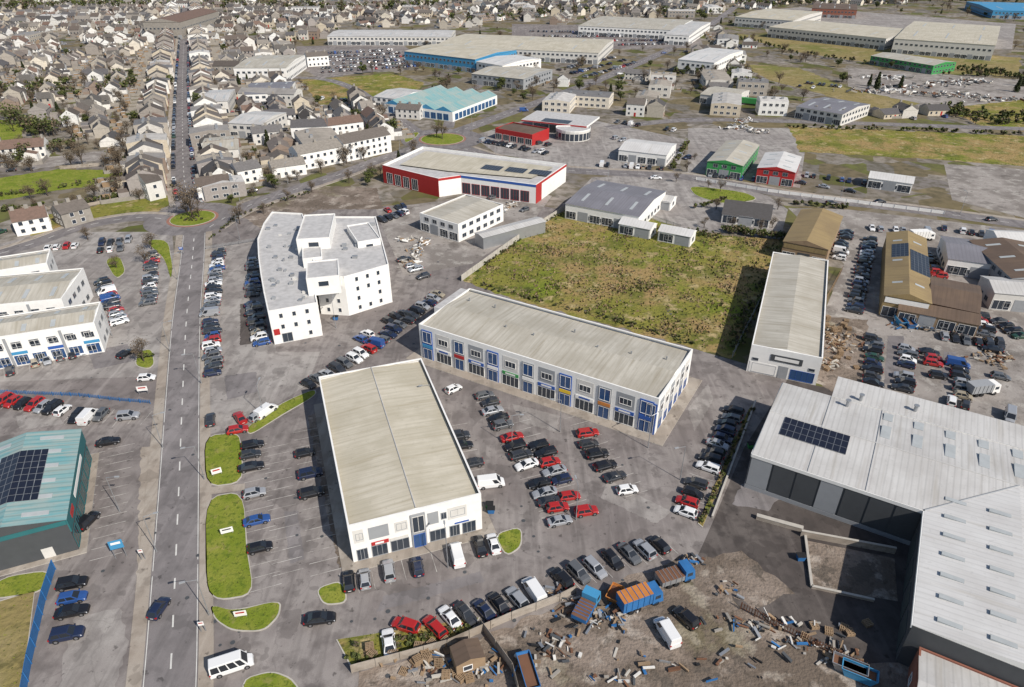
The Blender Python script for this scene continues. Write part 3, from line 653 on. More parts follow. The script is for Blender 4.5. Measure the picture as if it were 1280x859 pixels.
mb.panel(LP(0,25.6),LP(0,0),0,25.6,7.3,7.98,0,0.15,'white'); mb.panel(LP(0,25.6),LP(0,0),0,25.6,0,7.3,0,0.05,'grey')
mb.panel(LP(27.3,0),LP(27.3,-24.5),0,24.5,7.4,7.98,0,0.15,'white')
for k in range(4): mb.panel(LP(27.3,0),LP(27.3,-24.5),2+k*5.6,6+k*5.6,0,4.6,0,0.08,'green_grey')
zf1=lambda p:8+ (max(0,min(13,(sub(p,A0)[0]*e2[0]+sub(p,A0)[1]*e2[1]))))/13.0
solar(mb,LP(3.0,7.2),e1,e2,10,3,zf1,1.1,1.75)
for x in (9.4,18.6): mb.beam(L3(x,0.1,8.05),L3(x,13,9.05),.07,.07,'grey',4); mb.beam(L3(x,13,9.05),L3(x,25.5,8.16),.07,.07,'grey',4)
mb.beam(L3(27.3,0,8.04),L3(40.3,13,9.04),.14,.14,'grey',5); mb.beam(L3(0,13,9.04),L3(95,13,9.04),.12,.12,'pale_roof',5)
def skl(x,y,lx,ly,z):
    mb.obox(LP(x,y),e1,lx,ly,z,z+0.25,'skylight')
for k in range(8):
    skl(19+k*5.2,15.5,1.6,4,8.62); skl(19+k*5.2,22,1.6,2.4,8.2)
for k in range(7):
    for x in (30,36): skl(x,-22.5+k*4.4,3,0.8,8+(x-27.3)/13+0.05)
    for x in (44,50,56,64): skl(x,-22.5+k*4.4,3.4,0.8,8.9)
for (x,y) in ((12.5,23.2),(14.5,26.5),(24,28)): q=LP(x,y); mb.cyl(q,0.35,8.0,9.6,'steel',8); mb.cyl(q,0.5,9.6,9.8,'steel',8)
mb.done()
mb=MB('brick_outbuilding'); q=[LP(29,-37),LP(60,-37),LP(60,-24.7),LP(29,-24.7)]; mb.prism(q,0,4.6,'brick'); gable(mb,q,4.6,1.2,'light_roof','brick','x'); parapet(mb,q,4.6,4.9,0.25,'brick')
mb.windows(q[3],q[0],4.6,1,3); mb.done(); EXC.append(q)
def wallseg(px,h,t=0.3,m='pave',name='concrete_wall',world=False):
    P=px if world else SS(px); mb=MB(name)
    for a,b in zip(P[:-1],P[1:]):
        u=nrm(sub(b,a)); mb.obox(add(a,(-u[1],u[0]),-t/2),u,ln(sub(b,a)),t,0,h,m)
        mb.obox(add(a,(-u[1],u[0]),-t/2-0.05),u,ln(sub(b,a)),t+0.1,h,h+0.08,'kerb')
    mb.done()
wallseg([(945,648),(1003,664)],.8,.7,'pave'); wallseg([(1006,672),(1014,735),(1092,752)],.5,0.3,'pave'); wallseg([(1000,670),(1118,692)],1.3,0.3,'pave')
sheet('loading_ramp',[(1008,676),(1118,698),(1122,752),(1014,734)],0.05,'dirt')
sheet('tarmac_patch',[(930,600),(985,612),(960,640),(915,630)],0.05,'road',exc=False,jag=.3)
wallseg([(890,648),(944,503)],0.5,0.25,'kerb')
# B6 white office block
mb=MB('white_office_block')
left=SS([(322,300),(323,322),(326,345),(330,368),(335,391),(397,380),(388,330),(392,300),(378,268),(340,266),(330,280)],9); left=ccw(left); EXC.append(left)
mb.prism(left,0,9,'white','flat_roof'); parapet(mb,left,9,9.4,0.3,'white')
rw=ccw(SS([(388,300),(394,346),(430,348),(486,332),(470,272),(418,272)],11)); EXC.append(rw); mb.prism(rw,0,11,'white','flat_roof'); parapet(mb,rw,11,11.4,0.3,'white')
for poly,h,st in ((left,9,3),(rw,11,4)):
    for i in range(len(poly)): mb.windows(poly[i],poly[(i+1)%len(poly)],h,st,3.1,.8,1.15,skip=.12)
for q,h in (([(375,300),(416,298),(415,268),(376,270)],14),([(378,325),(402,322),(402,306),(378,308)],11.5),([(384,350),(425,345),(422,325),(382,328)],13.5),([(440,305),(470,300),(466,278),(440,282)],12.6)):
    C,ux,uy,W_,D_=rect(*q,h); mb.prism(C,8.9,h,'white','flat_roof'); parapet(mb,C,h,h+0.3,0.25,'white')
    mb.window(C[0],C[1],W_*0.35,W_*0.65,h-2.2,h-0.9)
for i in range(30):
    p=S(U(332,384),U(275,380),9); mb.cbox(p,(1,0),U(0.4,1.3),U(0.4,1.1),9,9+U(0.3,.9),random.choice(['steel','offwhite','grey']))
for i in range(10):
    p=S(U(405,470),U(282,330),11); mb.cbox(p,(1,0),U(0.5,1.6),U(0.5,1.2),11,11+U(0.4,1),random.choice(['steel','offwhite','grey']))
C=left; k=max(range(len(C)),key=lambda i:-C[i][1]-C[(i+1)%len(C)][1]); mb.panel(C[k],C[(k+1)%len(C)],.4,1.8,2.6,4.2,0,0.12,'red'); mb.window(C[k],C[(k+1)%len(C)],2.2,4.5,.3,2.6,'glass','grey',1); mb.done()
# B23 left parade (three staggered units)
for q,h in (([(-80,352),(52,330),(70,312),(-60,330)],8),([(-80,392),(78,372),(104,338),(-80,350)],8.5),([(-60,435),(112,402),(132,380),(-60,402)],8)):
    def fr(mb,C,ux,uy,W_,D_,h):
        n=int(W_/3.6); pw=W_/n
        for i in range(n):
            mb.window(C[0],C[1],i*pw+0.5,(i+1)*pw-0.5,0.3,2.8,'bglass','white',2); mb.window(C[0],C[1],i*pw+0.9,(i+1)*pw-0.9,4.6,6.0,'glass','white',1)
            if i%2: mb.panel(C[0],C[1],i*pw+0.2,(i+1)*pw-0.2,3.05,3.8,0,0.08,'blue' if i%4==1 else 'lblue')
            if i%3==0: mb.panel(C[0],C[1],i*pw-0.3,i*pw+0.3,0,h-0.4,0,0.12,'grey')
    mb,C,*_=shed('retail_parade',*q,h,'grey_roof','white','x',1.2,fr,True,2,5,0.0); mb.done()
# B24 teal-roofed store
def fr(mb,C,ux,uy,W_,D_,h):
    n=7; L=ln(sub(C[2],C[1])); pw=L/n
    for i in range(n): mb.window(C[1],C[2],i*pw+0.4,(i+1)*pw-0.4,0.3,3.2,'glass','tealwall',2)
    mb.panel(C[1],C[2],0,L,4.2,6.9,0,0.2,'tealwall'); mb.panel(C[1],C[2],L*0.3,L*0.75,5.0,5.9,0.2,0.26,'white'); mb.panel(C[1],C[2],L*0.1,L*0.2,4.9,6.0,0.2,0.26,'red')
    mb.panel(C[0],C[1],0,W_,6.0,6.9,0,0.15,'tealwall'); mb.panel(C[0],C[1],W_*.7,W_*.8,0,2.2,0,0.06,'offwhite')
mb,C,ux,uy,W_,D_,zf=shed('teal_roofed_store',(-80,688),(74,654),(106,534),(-20,566),7,'teal_roof','dgrey','y',1.8,fr,ap=1.2,skl=6)
solar(mb,add(add(C[0],ux,W_*0.30),uy,D_*0.22),ux,uy,7,8,zf); mb.done()
# ------------------------------------------------------------------ walls / fences
def fence(px,h=1.8,m='steel',name='palisade_fence',sp_=2.5,solid=False):
    P=SS(px); mb=MB(name)
    for a,b in zip(P[:-1],P[1:]):
        L=ln(sub(b,a)); u=nrm(sub(b,a)); n=max(1,int(L/sp_))
        for i in range(n+1): mb.cbox(add(a,u,i*L/n),u,0.1,0.1,0,h+0.1,m)
        if solid: mb.obox(add(a,(-u[1],u[0]),0.06),u,L,0.05,0.05,h,m)
        else:
            for z in (0.4,h-0.3): mb.obox(add(a,(-u[1],u[0]),0.06),u,L,0.04,z,z+0.07,m)
            for i in range(int(L/0.4)): mb.obox(add(add(a,(-u[1],u[0]),0.1),u,i*0.4),u,0.12,0.02,0.05,h,m)
    mb.done()
fence([(577,352),(640,306),(706,263)],2,'kerb','block_wall',3,True)
fence([(706,263),(800,270),(850,287)],1.8); fence([(985,320),(958,360),(915,447)],1.8)
fence([(28,900),(40,830),(58,750),(70,712)],2.2,'bluep','blue_fence',2.5,True)
fence([(0,492),(100,496),(150,502),(188,505)],1.0,'bluep','blue_railing',2)
fence([(440,842),(560,810),(640,775),(700,752),(720,742)],1.8,'pave','block_wall',3,True)
fence([(925,762),(1000,800),(1080,838)],1.6,'rust','steel_fence',2)
fence([(600,785),(640,840),(655,900)],2,'pave','block_wall',3,True)
fence([(258,312),(330,300)],1.1); fence([(1004,472),(1020,400),(1052,340)],1.8,'wood','timber_fence',2)
fence([(870,225),(960,240),(1180,268)],1.2,'white','low_wall',4,True)
fence([(0,262),(90,262),(215,238)],1.2,'pave','low_wall',4,True); fence([(75,212),(160,205)],1.5,'pave','low_wall',4,True)
# ------------------------------------------------------------------ cars
PAL={'black':(0.012,0.012,0.014),'dgrey':(0.045,0.047,0.052),'grey':(0.13,0.135,0.14),'silver':(0.36,0.37,0.385),'white':(0.72,0.72,0.71),'red':(0.36,0.018,0.016),'blue':(0.025,0.075,0.24),'navy':(0.014,0.022,0.055),'beige':(0.30,0.26,0.19),'green':(0.02,0.06,0.035)}
PM={}
for k_,c_ in PAL.items():
    m,t,b=new_mat('car_paint_'+k_,0.3,0.25 if k_ in('silver','grey','dgrey') else 0.0,0.5); b.inputs['Base Color'].default_value=c4(c_); b.inputs['Coat Weight'].default_value=0.6; b.inputs['Coat Roughness'].default_value=0.08; PM[k_]=m
M['headlamp']=glass_mat('headlamp',(0.6,0.62,0.65)); M['taillamp']=glass_mat('taillamp',(0.35,0.01,0.01)); M['alloy']=paint('alloy_wheel',(0.35,0.35,0.36),0.35,0.1,0.7)
M['carglass']=glass_mat('car_glass',(0.02,0.024,0.03),0.05)
SPEC={ # stations (x,ztop,hw), cabin(base x0,x1,z,hw, top x0,x1,z,hw), wheels
 'hatch':([(-2.0,.62,.70),(-1.95,.88,.80),(-1.2,.94,.87),(0.6,.93,.88),(1.0,.90,.87),(1.65,.78,.84),(1.95,.66,.76),(2.03,.48,.66)],(-1.93,1.02,.92,.80,-1.5,.22,1.46,.60),(-1.25,1.22,.31)),
 'saloon':([(-2.3,.60,.70),(-2.26,.90,.80),(-1.6,.95,.88),(0.6,.92,.90),(1.0,.90,.89),(1.85,.78,.85),(2.2,.64,.76),(2.3,.46,.66)],(-1.75,1.05,.93,.81,-1.0,.22,1.42,.60),(-1.38,1.38,.32)),
 'estate':([(-2.3,.62,.74),(-2.26,.92,.82),(-1.6,.96,.89),(0.6,.94,.90),(1.0,.92,.89),(1.8,.80,.85),(2.15,.66,.76),(2.25,.46,.66)],(-2.22,1.02,.95,.82,-1.95,.25,1.48,.64),(-1.38,1.34,.33)),
 'suv':([(-2.2,.68,.76),(-2.16,1.0,.86),(-1.5,1.06,.92),(0.6,1.05,.92),(1.0,1.02,.92),(1.75,.95,.88),(2.1,.80,.80),(2.2,.52,.72)],(-2.12,1.05,1.03,.86,-1.8,.35,1.68,.68),(-1.32,1.32,.37)),
 'van':([(-2.6,.95,.88),(-2.58,1.15,.92),(-1.5,1.2,.95),(1.1,1.2,.95),(1.5,1.14,.94),(2.0,1.02,.9),(2.4,.80,.84),(2.5,.5,.76)],(-2.55,1.75,1.14,.93,-2.5,1.0,2.05,.82),(-1.6,1.55,.34)),
 'minibus':([(-3.0,.95,.92),(-2.98,1.15,.98),(-1.5,1.2,1.0),(1.6,1.2,1.0),(2.0,1.14,.98),(2.5,1.02,.94),(2.9,.80,.88),(3.0,.5,.8)],(-2.95,2.25,1.14,.98,-2.88,1.5,2.45,.84),(-1.8,2.0,.36)),
}
def car_mesh(kind,col):
    st,cab,wh=SPEC[kind]; mb=MB(kind); body=PM[col]; zb=0.2
    rings=[]
    for x,zt,hw in st:
        rings.append([(x,-hw*.93,zb),(x,-hw,zb+.16),(x,-hw,zt-.16),(x,-hw*.9,zt-.02),(x,0,zt+.03),(x,hw*.9,zt-.02),(x,hw,zt-.16),(x,hw,zb+.16),(x,hw*.93,zb)])
    for a,b in zip(rings[:-1],rings[1:]):
        for i in range(8): mb.face([a[i+1],b[i+1],b[i],a[i]],body)
        mb.face([a[0],b[0],b[8],a[8]],'dark')
    mb.face(rings[0],body); mb.face(rings[-1][::-1],body)
    x0,x1,zc,hc,tx0,tx1,zt,ht=cab
    b4=[(x0,-hc,zc),(x1,-hc,zc),(x1,hc,zc),(x0,hc,zc)]; t4=[(tx0,-ht,zt),(tx1,-ht,zt),(tx1,ht,zt),(tx0,ht,zt)]
    sidef=[(0,.1,'p'),(.1,.47,'g'),(.47,.52,'p'),(.52,.93,'g'),(.93,1,'p')]
    if kind=='van': sidef=[(0,.72,'p'),(.72,.94,'g'),(.94,1,'p')]
    if kind=='minibus': sidef=[(0,.04,'p'),(.04,.26,'g'),(.26,.29,'p'),(.29,.5,'g'),(.5,.53,'p'),(.53,.74,'g'),(.74,.78,'p'),(.78,.95,'g'),(.95,1,'p')]
    endf=[(0,.07,'p'),(.07,.93,'g'),(.93,1,'p')]
    for i in range(4):
        a,b=Vector(b4[i]),Vector(b4[(i+1)%4]); c,d=Vector(t4[i]),Vector(t4[(i+1)%4])
        fr_=sidef if i in(0,) else ([(1-q,1-p_,k) for p_,q,k in sidef][::-1] if i==2 else endf)
        if kind=='van' and i==3: fr_=[(0,.1,'p'),(.1,.45,'p'),(.45,.55,'p'),(.55,1,'p')]
        for p_,q,k in fr_:
            def pt(s_,v_): return (a.lerp(b,s_)).lerp(c.lerp(d,s_),v_)
            mb.face([pt(p_,0),pt(q,0),pt(q,.88),pt(p_,.88)],'carglass' if k=='g' else body)
            mb.face([pt(p_,.88),pt(q,.88),pt(q,1),pt(p_,1)],body)
    e=.12; r4=[(tx0+e,-ht+e,zt+.04),(tx1-e,-ht+e,zt+.04),(tx1-e,ht-e,zt+.04),(tx0+e,ht-e,zt+.04)]
    for i in range(4): mb.face([t4[i],t4[(i+1)%4],r4[(i+1)%4],r4[i]],body)
    mb.face(r4,body)
    xf=st[-2][0]; xr=st[0][0]; hw=st[-2][2]; zf_=st[-2][1]
    for s_ in (-1,1):
        mb.hexa([(xf-.22,s_*(hw-.34),zf_-.2),(xf+.06,s_*(hw-.34),zf_-.2),(xf+.0,s_*(hw+.02),zf_-.2),(xf-.22,s_*(hw+.05),zf_-.2)][::s_],[(xf-.25,s_*(hw-.34),zf_+.0),(xf+.0,s_*(hw-.34),zf_-.02),(xf-.06,s_*(hw+.0),zf_-.04),(xf-.25,s_*(hw+.03),zf_-.02)][::s_],'headlamp')
        zr=st[1][1]; h2=st[0][2]; mb.cbox((xr+.06,s_*(h2-.02)),(1,0),.2,.26,zr-.24,zr-.04,'taillamp')
        mb.cbox((x1-.12,s_*(hc+.14)),(1,0),.16,.18,zc-.02,zc+.12,body)
        for wx in wh[:2]:
            r=wh[2]; y0=s_*(st[3][2]-.2); y1=s_*(st[3][2]+.015); n=12
            A=[(wx+r*math.cos(2*math.pi*i/n),y0,r+r*math.sin(2*math.pi*i/n)) for i in range(n)]; B=[(p[0],y1,p[2]) for p in A]
            for i in range(n): mb.face([A[i],A[(i+1)%n],B[(i+1)%n],B[i]],'dark')
            mb.face(B,'dark'); mb.face([(wx+r*.62*math.cos(2*math.pi*i/n),y1+s_*.006,r+r*.62*math.sin(2*math.pi*i/n)) for i in range(n)],'alloy')
            rr=r+.07; mb.face([(wx+rr*math.cos(2*math.pi*i/n),s_*(st[3][2]+.004),r+rr*math.sin(2*math.pi*i/n)) for i in range(n)],'dark')
    mb.cbox((st[-1][0]+.0,0),(1,0),.04,.9,.3,.44,'dark'); mb.cbox((xr-.01,0),(1,0),.03,.5,.5,.62,'line')
    me=mb.mesh((0,0,0)); return me
CM={}
def car_data(kind,col):
    k=(kind,col)
    if k not in CM: CM[k]=car_mesh(kind,col)
    return CM[k]
COLS=['black']*23+['dgrey']*20+['navy']*7+['grey']*14+['silver']*14+['white']*13+['red']*4+['blue']*3+['beige']*1+['green']*1
KINDS=['hatch']*9+['saloon']*7+['suv']*7+['estate']*4+['van']*1
NC=0; CP={}
def putcar(p,ang,col=None,kind=None,name='parked_car'):
    global NC
    key=(int(p[0]//4),int(p[1]//4))
    for i in (-1,0,1):
        for j in (-1,0,1):
            for q in CP.get((key[0]+i,key[1]+j),()):
                if ln(sub(p,q))<1.9: return
    CP.setdefault(key,[]).append(p)
    k=kind or random.choice(KINDS); c=col or random.choice(COLS)
    if k=='van' and not col: c=random.choice(['white','white','silver','blue'])
    nm='parked_van' if k=='van' and name=='parked_car' else name
    o=bpy.data.objects.new(nm,car_data(k,c)); o.location=(p[0],p[1],0.03); o.rotation_euler=(0,0,ang)
    s_=U(0.94,1.03); o.scale=(s_,s_,U(0.97,1.04)); link(o); NC+=1
def car(u,v,deg,col=None,kind=None,name='parked_car'): putcar(S(u,v,0.6),math.radians(deg),col,kind,name)
bl=MB('parking_bay_markings')
def row(p,q,fill=0.93,slant=0,sp_=2.6,lines=True,cols=None,par=False,kinds=None):
    a,b=S(*p,0.6),S(*q,0.6); L=ln(sub(b,a)); u=nrm(sub(b,a)); n=max(1,int(round(L/sp_))); ang=math.atan2(u[1],u[0])+(0 if par else math.pi/2)+math.radians(slant)
    d=(math.cos(ang),math.sin(ang))
    for i in range(n+1):
        c=add(a,u,i*L/n)
        if lines and not par:
            m_=add(c,u,-L/n/2)
            bl.cbox(m_,d,4.8,0.09,0.046,0.05,'wline')
        if R()<fill:
            cc=add(add(c,d,U(-.35,.35)),u,U(-.14,.14)); putcar(cc,ang+(math.pi if R()<.5 else 0)+U(-.04,.04),(cols[i%len(cols)] if cols else None),(random.choice(kinds) if kinds else None))
for (u,v,c_) in ((316,556,'black'),(313,568,'dgrey'),(314,583,'black'),(318,616,'silver'),(321,650,'blue'),(325,684,'black')): car(u,v,20,c_)
for (u,v,c_) in ((381,566,'black'),(388,592,'navy'),(390,616,'black')): car(u,v,20,c_)
for (u,v,c_,k) in ((436,726,'black','hatch'),(456,723,'silver','hatch'),(486,713,'silver','suv'),(522,708,'navy','hatch'),(571,693,'white','van'),(600,682,'black','saloon'),(617,679,'white','saloon')): car(u,v,105,c_,k)
car(567,486,40,'white'); car(614,604,10,'white','van'); car(735,541,12,'red'); car(784,612,12,'white'); car(263,524,110,'dgrey'); car(297,537,20,'red'); car(322,520,60,'silver'); car(333,514,60,'white','van')
car(667,738,118,'white','van'); car(562,771,128,'white','saloon'); car(543,783,133,'red'); car(507,782,160,'red'); car(486,803,105,'white')
car(400,773,10,'black','saloon','moving_car'); car(199,760,82,'navy','hatch','moving_car'); car(857,772,125,'black','suv'); car(833,790,110,'white','van'); car(290,832,22,'white','minibus','white_minibus')
for (v,c_) in ((729,'black'),(747,'blue'),(764,'black'),(793,'navy')): car(90 if v<780 else 84,v,15,c_)
car(110,651,78,'black','suv'); car(135,552,20,'black'); car(156,442,70,'black'); car(183,472,10,'white'); car(160,520,10,'silver'); car(733,639,12,'red'); car(712,620,12,'red'); car(697,634,12,'red','hatch')
row((274,314),(262,392),1); row((263,402),(267,466),1); row((318,322),(316,368),.9); row((316,380),(326,428),.95)
row((386,480),(462,436),.97); row((468,430),(548,368),.97); row((440,428),(505,392),.5,lines=False)
row((300,522),(350,503),.6,lines=False)
row((318,560),(332,740),0); row((382,540),(408,720),0); row((345,560),(360,720),0); row((436,726),(640,672),0,sp_=2.5)
row((572,534),(592,592),.85,sp_=3.0)
row((606,494),(628,532),1,cols=['grey','dgrey','silver','black']); row((638,546),(660,580),1,cols=['red','black','dgrey','white','black']); row((676,604),(698,652),.9,cols=['black','silver','dgrey']); row((674,556),(708,612),.95,cols=['black','black','red','silver','navy'])
row((738,555),(746,568),1,cols=['dgrey','black']); row((757,582),(768,596),1,cols=['black','dgrey'])
row((606,494),(704,660),0); row((648,520),(722,632),0); row((722,522),(800,620),0)
row((918,514),(898,556),1); row((893,566),(880,592),.95); row((870,604),(857,640),1); row((905,530),(865,622),0)
row((826,681),(768,700),1,12,2.7,cols=['black','silver','grey']); row((744,710),(704,724),1,12,2.7,cols=['silver','grey','black'])
row((646,748),(583,769),1,14,2.6,cols=['silver','black','navy','dgrey'])
row((95,520),(155,522),.3); row((112,570),(84,690),0); row((150,560),(130,700),0)
row((5,500),(78,512),.85,cols=['red','red','black','red','silver','black','white']); row((95,516),(190,520),.3)
row((12,462),(118,434),.9); row((190,318),(186,378),.95); row((150,310),(100,316),.8,lines=False); row((128,352),(150,402),.85)
row((160,300),(60,310),.7,lines=False); row((88,262),(0,290),.3,lines=False,par=True,sp_=7)
row((478,275),(505,265),.9,lines=False); row((484,262),(505,258),.8,lines=False); row((560,235),(640,247),.6,lines=False); row((500,320),(530,345),.8,lines=False); row((604,176),(688,192),.8,lines=False); row((640,170),(690,182),.8,lines=False)
row((590,236),(655,262),.4,lines=False)
row((755,150),(880,168),.5,lines=False,sp_=4); row((760,170),(870,200),.35,lines=False,sp_=5); row((745,205),(850,212),.5,lines=False)
row((1058,290),(1048,322),.9,lines=False); row((1088,300),(1068,388),.95,lines=False,sp_=2.9); row((1082,318),(1070,372),.8,lines=False); row((1092,424),(1090,478),.95,lines=False,sp_=2.8); row((1120,395),(1180,402),.8,lines=False)
row((1135,436),(1130,486),.95,lines=False,sp_=2.8); row((1163,440),(1175,470),.9,lines=False,cols=['black','red','red','silver']); row((1198,455),(1206,495),.9,lines=False,sp_=2.9); row((1190,500),(1262,520),.8,lines=False); row((1180,420),(1250,430),.6,lines=False)
row((1240,395),(1275,420),.8,lines=False); row((1090,285),(1170,292),.7,lines=False,cols=['white','silver','black']); row((1180,285),(1275,300),.85,lines=False); row((1160,315),(1175,345),.8,lines=False); row((1225,395),(1250,470),.7,lines=False)
row((1000,228),(1130,250),.45,lines=False,par=True,sp_=9); row((880,218),(950,225),.8,lines=False); row((1000,218),(1080,228),.7,lines=False)
for u,v in ((700,214),(1040,254),(1100,252),(1240,274),(820,222),(655,138),(690,124),(775,92),(830,66)): car(u,v,U(0,30)-10,name='moving_car')
for off in (-3.9,3.9):
    L_=offs(street,off)
    for i in range(len(L_)-1):
        seg=ln(sub(L_[i+1],L_[i])); u=nrm(sub(L_[i+1],L_[i])); n=int(seg/5.6)
        for k in range(n):
            if R()<.82: putcar(add(L_[i],u,k*5.6+2.5),math.atan2(u[1],u[0])+(0 if off>0 else math.pi))
def lot(quad,rows,fill=.85):
    a,b,c,d=quad
    for i in range(rows):
        t_=(i+.5)/rows; p=lerp(a,d,t_); q=lerp(b,c,t_); row(p,q,fill,lines=False)
lot([(380,66),(490,60),(525,84),(405,92)],6); lot([(0,66),(95,60),(100,86),(0,92)],4,.6); lot([(650,36),(850,40),(865,56),(730,60)],4,.8)
lot([(385,118),(470,124),(480,136),(395,136)],2,.7); lot([(420,150),(365,148),(365,142),(420,144)],1,.8); lot([(690,85),(760,70),(800,80),(740,98)],3,.6); lot([(880,50),(930,55),(930,62),(880,60)],2,.7); lot([(1000,100),(1050,106),(1050,115),(1000,110)],2,.6)
bl.done(); marks.done()
print('CARS',NC)
# ------------------------------------------------------------------ houses
def house_mesh(w,d,h,r,nst,ext=True,chim=2,garden=9,cross=False):
    mb=MB('house'); C=[(-w/2,-d/2),(w/2,-d/2),(w/2,d/2),(-w/2,d/2)]
    mb.prism(C,0,h,'wallr'); e=.3; ov=[(-w/2-.1,-d/2-e),(w/2+.1,-d/2-e),(w/2+.1,d/2+e),(-w/2-.1,d/2+e)]
    gable(mb,ov,h-.05,r,'slate','wallr','x')
    if cross: # projecting cross gable
        q=[(-w*.42,-d/2-1.6),(-w*.05,-d/2-1.6),(-w*.05,d*.1),(-w*.42,d*.1)]; mb.prism(q,0,h,'wallr'); gable(mb,q,h,r*.8,'slate','wallr','y'); mb.window(q[0],q[1],.8,w*.37-.8,.9,2.1); 
    for i,(A,B) in enumerate(((C[0],C[1]),(C[2],C[3]))):
        n=max(2,int(w/2.6))
        for k in range(nst):
            for j in range(n):
                u=(j+.5)*w/n
                if k==0 and j==n//2: mb.panel(A,B,u-.5,u+.5,0,2.1,0,.05,'dgrey' if i else 'red')
                else: mb.panel(A,B,u-.5,u+.5,k*2.6+.9,k*2.6+2.1,0,.03,'glass')
    for s_ in ([-1,1] if chim==2 else [1]): mb.cbox((s_*(w/2-.5),0),(1,0),.7,1.1,h+r-1,h+r+1.1,'stone')
    if ext:
        q=[(-w*.35,d/2),(w*.1,d/2),(w*.1,d/2+4),(-w*.35,d/2+4)]; mb.prism(q,0,2.8,'wallr'); gable(mb,q,2.8,1.1,'slate','wallr','y')
    if garden:
        y0=d/2; y1=d/2+garden
        for a,b in (((-w/2,y0),(-w/2,y1)),((-w/2,y1),(w/2,y1)),((w/2,y1),(w/2,y0))): u=nrm(sub(b,a)); mb.obox(a,u,ln(sub(b,a)),.18,0,1.5,'stone')
        mb.prism([(w*.15,y1-3),(w*.42,y1-3),(w*.42,y1-.6),(w*.15,y1-.6)],0,2.1,'wood','shedroof')
    return mb.mesh((0,0,0))
def flat_mesh(w,d,h):
    mb=MB('commercial'); C=[(-w/2,-d/2),(w/2,-d/2),(w/2,d/2),(-w/2,d/2)]; mb.prism(C,0,h,'wallr'); gable(mb,C,h,.9,'shedroof','wallr','x')
    for i in range(4): mb.windows(C[i],C[(i+1)%4],h,2,3.4,1.8,1.3)
    for k in range(3): mb.cbox((w*(-.3+.3*k),d*.2),(1,0),1.4,1.2,h+.3,h+1.5,'steel')
    return mb.mesh((0,0,0))
HM=[house_mesh(8.5,7.5,4.6,2.6,2),house_mesh(11,8,4.8,2.8,2,cross=True),house_mesh(12,8.5,2.7,2.4,1,chim=1),house_mesh(7,8,5.0,2.8,2,chim=1),house_mesh(16,8,4.8,2.8,2),house_mesh(9,9,6.6,2.8,2),house_mesh(13,7.5,2.8,2.3,1,cross=True)]
TM=[house_mesh(6.5,10,5.4,3,2,chim=1,garden=14),house_mesh(8.5,11,6.8,3.2,2,garden=12),house_mesh(10,10,5.0,2.8,2,garden=16),house_mesh(7.5,12,7.4,3,2,chim=1,garden=10)]
FM=[flat_mesh(22,15,6),flat_mesh(16,12,7),flat_mesh(30,16,6.5)]
TF=[flat_mesh(9,14,6.5),flat_mesh(12,16,7)]
HP={}
def free(p,r):
    k=(int(p[0]//20),int(p[1]//20))
    for i in range(-2,3):
        for j in range(-2,3):
            for q,rr in HP.get((k[0]+i,k[1]+j),()):
                if ln(sub(p,q))<(r+rr)*.93: return False
    return True
def reg(p,r): HP.setdefault((int(p[0]//20),int(p[1]//20)),[]).append((p,r))
def blocked(p,r):
    for poly in EXC:
        if inpoly(p,poly): return True
        for d in ((r,0),(-r,0),(0,r),(0,-r)):
            if inpoly(add(p,d),poly): return True
    return near_road(p,r)
NH=0
def house(p,ang,me,r,name='house',force=False):
    global NH
    if not force and (not free(p,r) or blocked(p,r*.9)): return False
    o=bpy.data.objects.new(name,me); o.location=(p[0],p[1],0); o.rotation_euler=(0,0,ang); o.scale=(U(.92,1.1),U(.92,1.1),U(.85,1.15)); link(o); reg(p,r); NH+=1; return True
for side in (-1,1):
    L_=offs(street,side*13.0); acc=0
    for i in range(len(L_)-1):
        a,b=L_[i],L_[i+1]; u=nrm(sub(b,a)); seg=ln(sub(b,a)); t_=acc
        while t_<seg:
            k=random.randrange(4); wd=[6.5,8.5,10,7.5][k]; fl=R()<.18
            if fl: wd=10.5
            p=add(a,u,t_+wd/2)
            if R()<.06: t_+=4
            elif not any(inpoly(p,e) for e in EXC):
                o=bpy.data.objects.new('terraced_house',random.choice(TF) if fl else TM[k]); o.location=(p[0],p[1],0); o.rotation_euler=(0,0,math.atan2(u[1],u[0])+(math.pi if side>0 else 0)); o.scale=(1,U(.85,1.1),U(.8,1.15)); link(o); reg(p,7); NH+=1
            t_+=wd
        acc=t_-seg
def gb(a,b,depth,h,rise,st,wall='white',roof='slate',name='apartment_building'):
    A,B=S(*a),S(*b); ux=nrm(sub(B,A)); uy=(-ux[1],ux[0]); C=[A,B,add(B,uy,depth),add(A,uy,depth)]; mb=MB(name); mb.prism(C,0,h,wall)
    ov=[add(add(p,ux,x*.1),uy,y*.35) for p,x,y in zip(C,(-1,1,1,-1),(-1,-1,1,1))]; gable(mb,ov,h-.03,rise,roof,wall,'x')
    for i in range(4): mb.windows(C[i],C[(i+1)%4],h,st,3,1.2,1.3,'glass','white',.9)
    m1=lerp(C[0],C[3],.5); m2=lerp(C[1],C[2],.5)
    for t_ in (.1,.5,.9): mb.cbox(lerp(m1,m2,t_),ux,1.2,.8,h+rise-1,h+rise+1,'stone')
    mb.done(); EXC.append(C); c=lerp(C[0],C[2],.5); reg(c,depth*.6)
gb((376,214),(431,203),10,7,2.6,2); gb((432,203),(490,190),11,8,2.8,3); gb((366,178),(412,176),10,7,2.6,2); gb((412,176),(456,170),10,7,2.6,2)
gb((250,252),(292,246),9,5.6,2.4,2,'white'); gb((252,226),(296,220),9,6,2.6,2,'offwhite'); gb((300,232),(330,226),9,5.6,2.5,2); gb((342,224),(384,218),8,4.5,2.2,1); gb((262,205),(305,200),9,6,2.5,2,'stone')
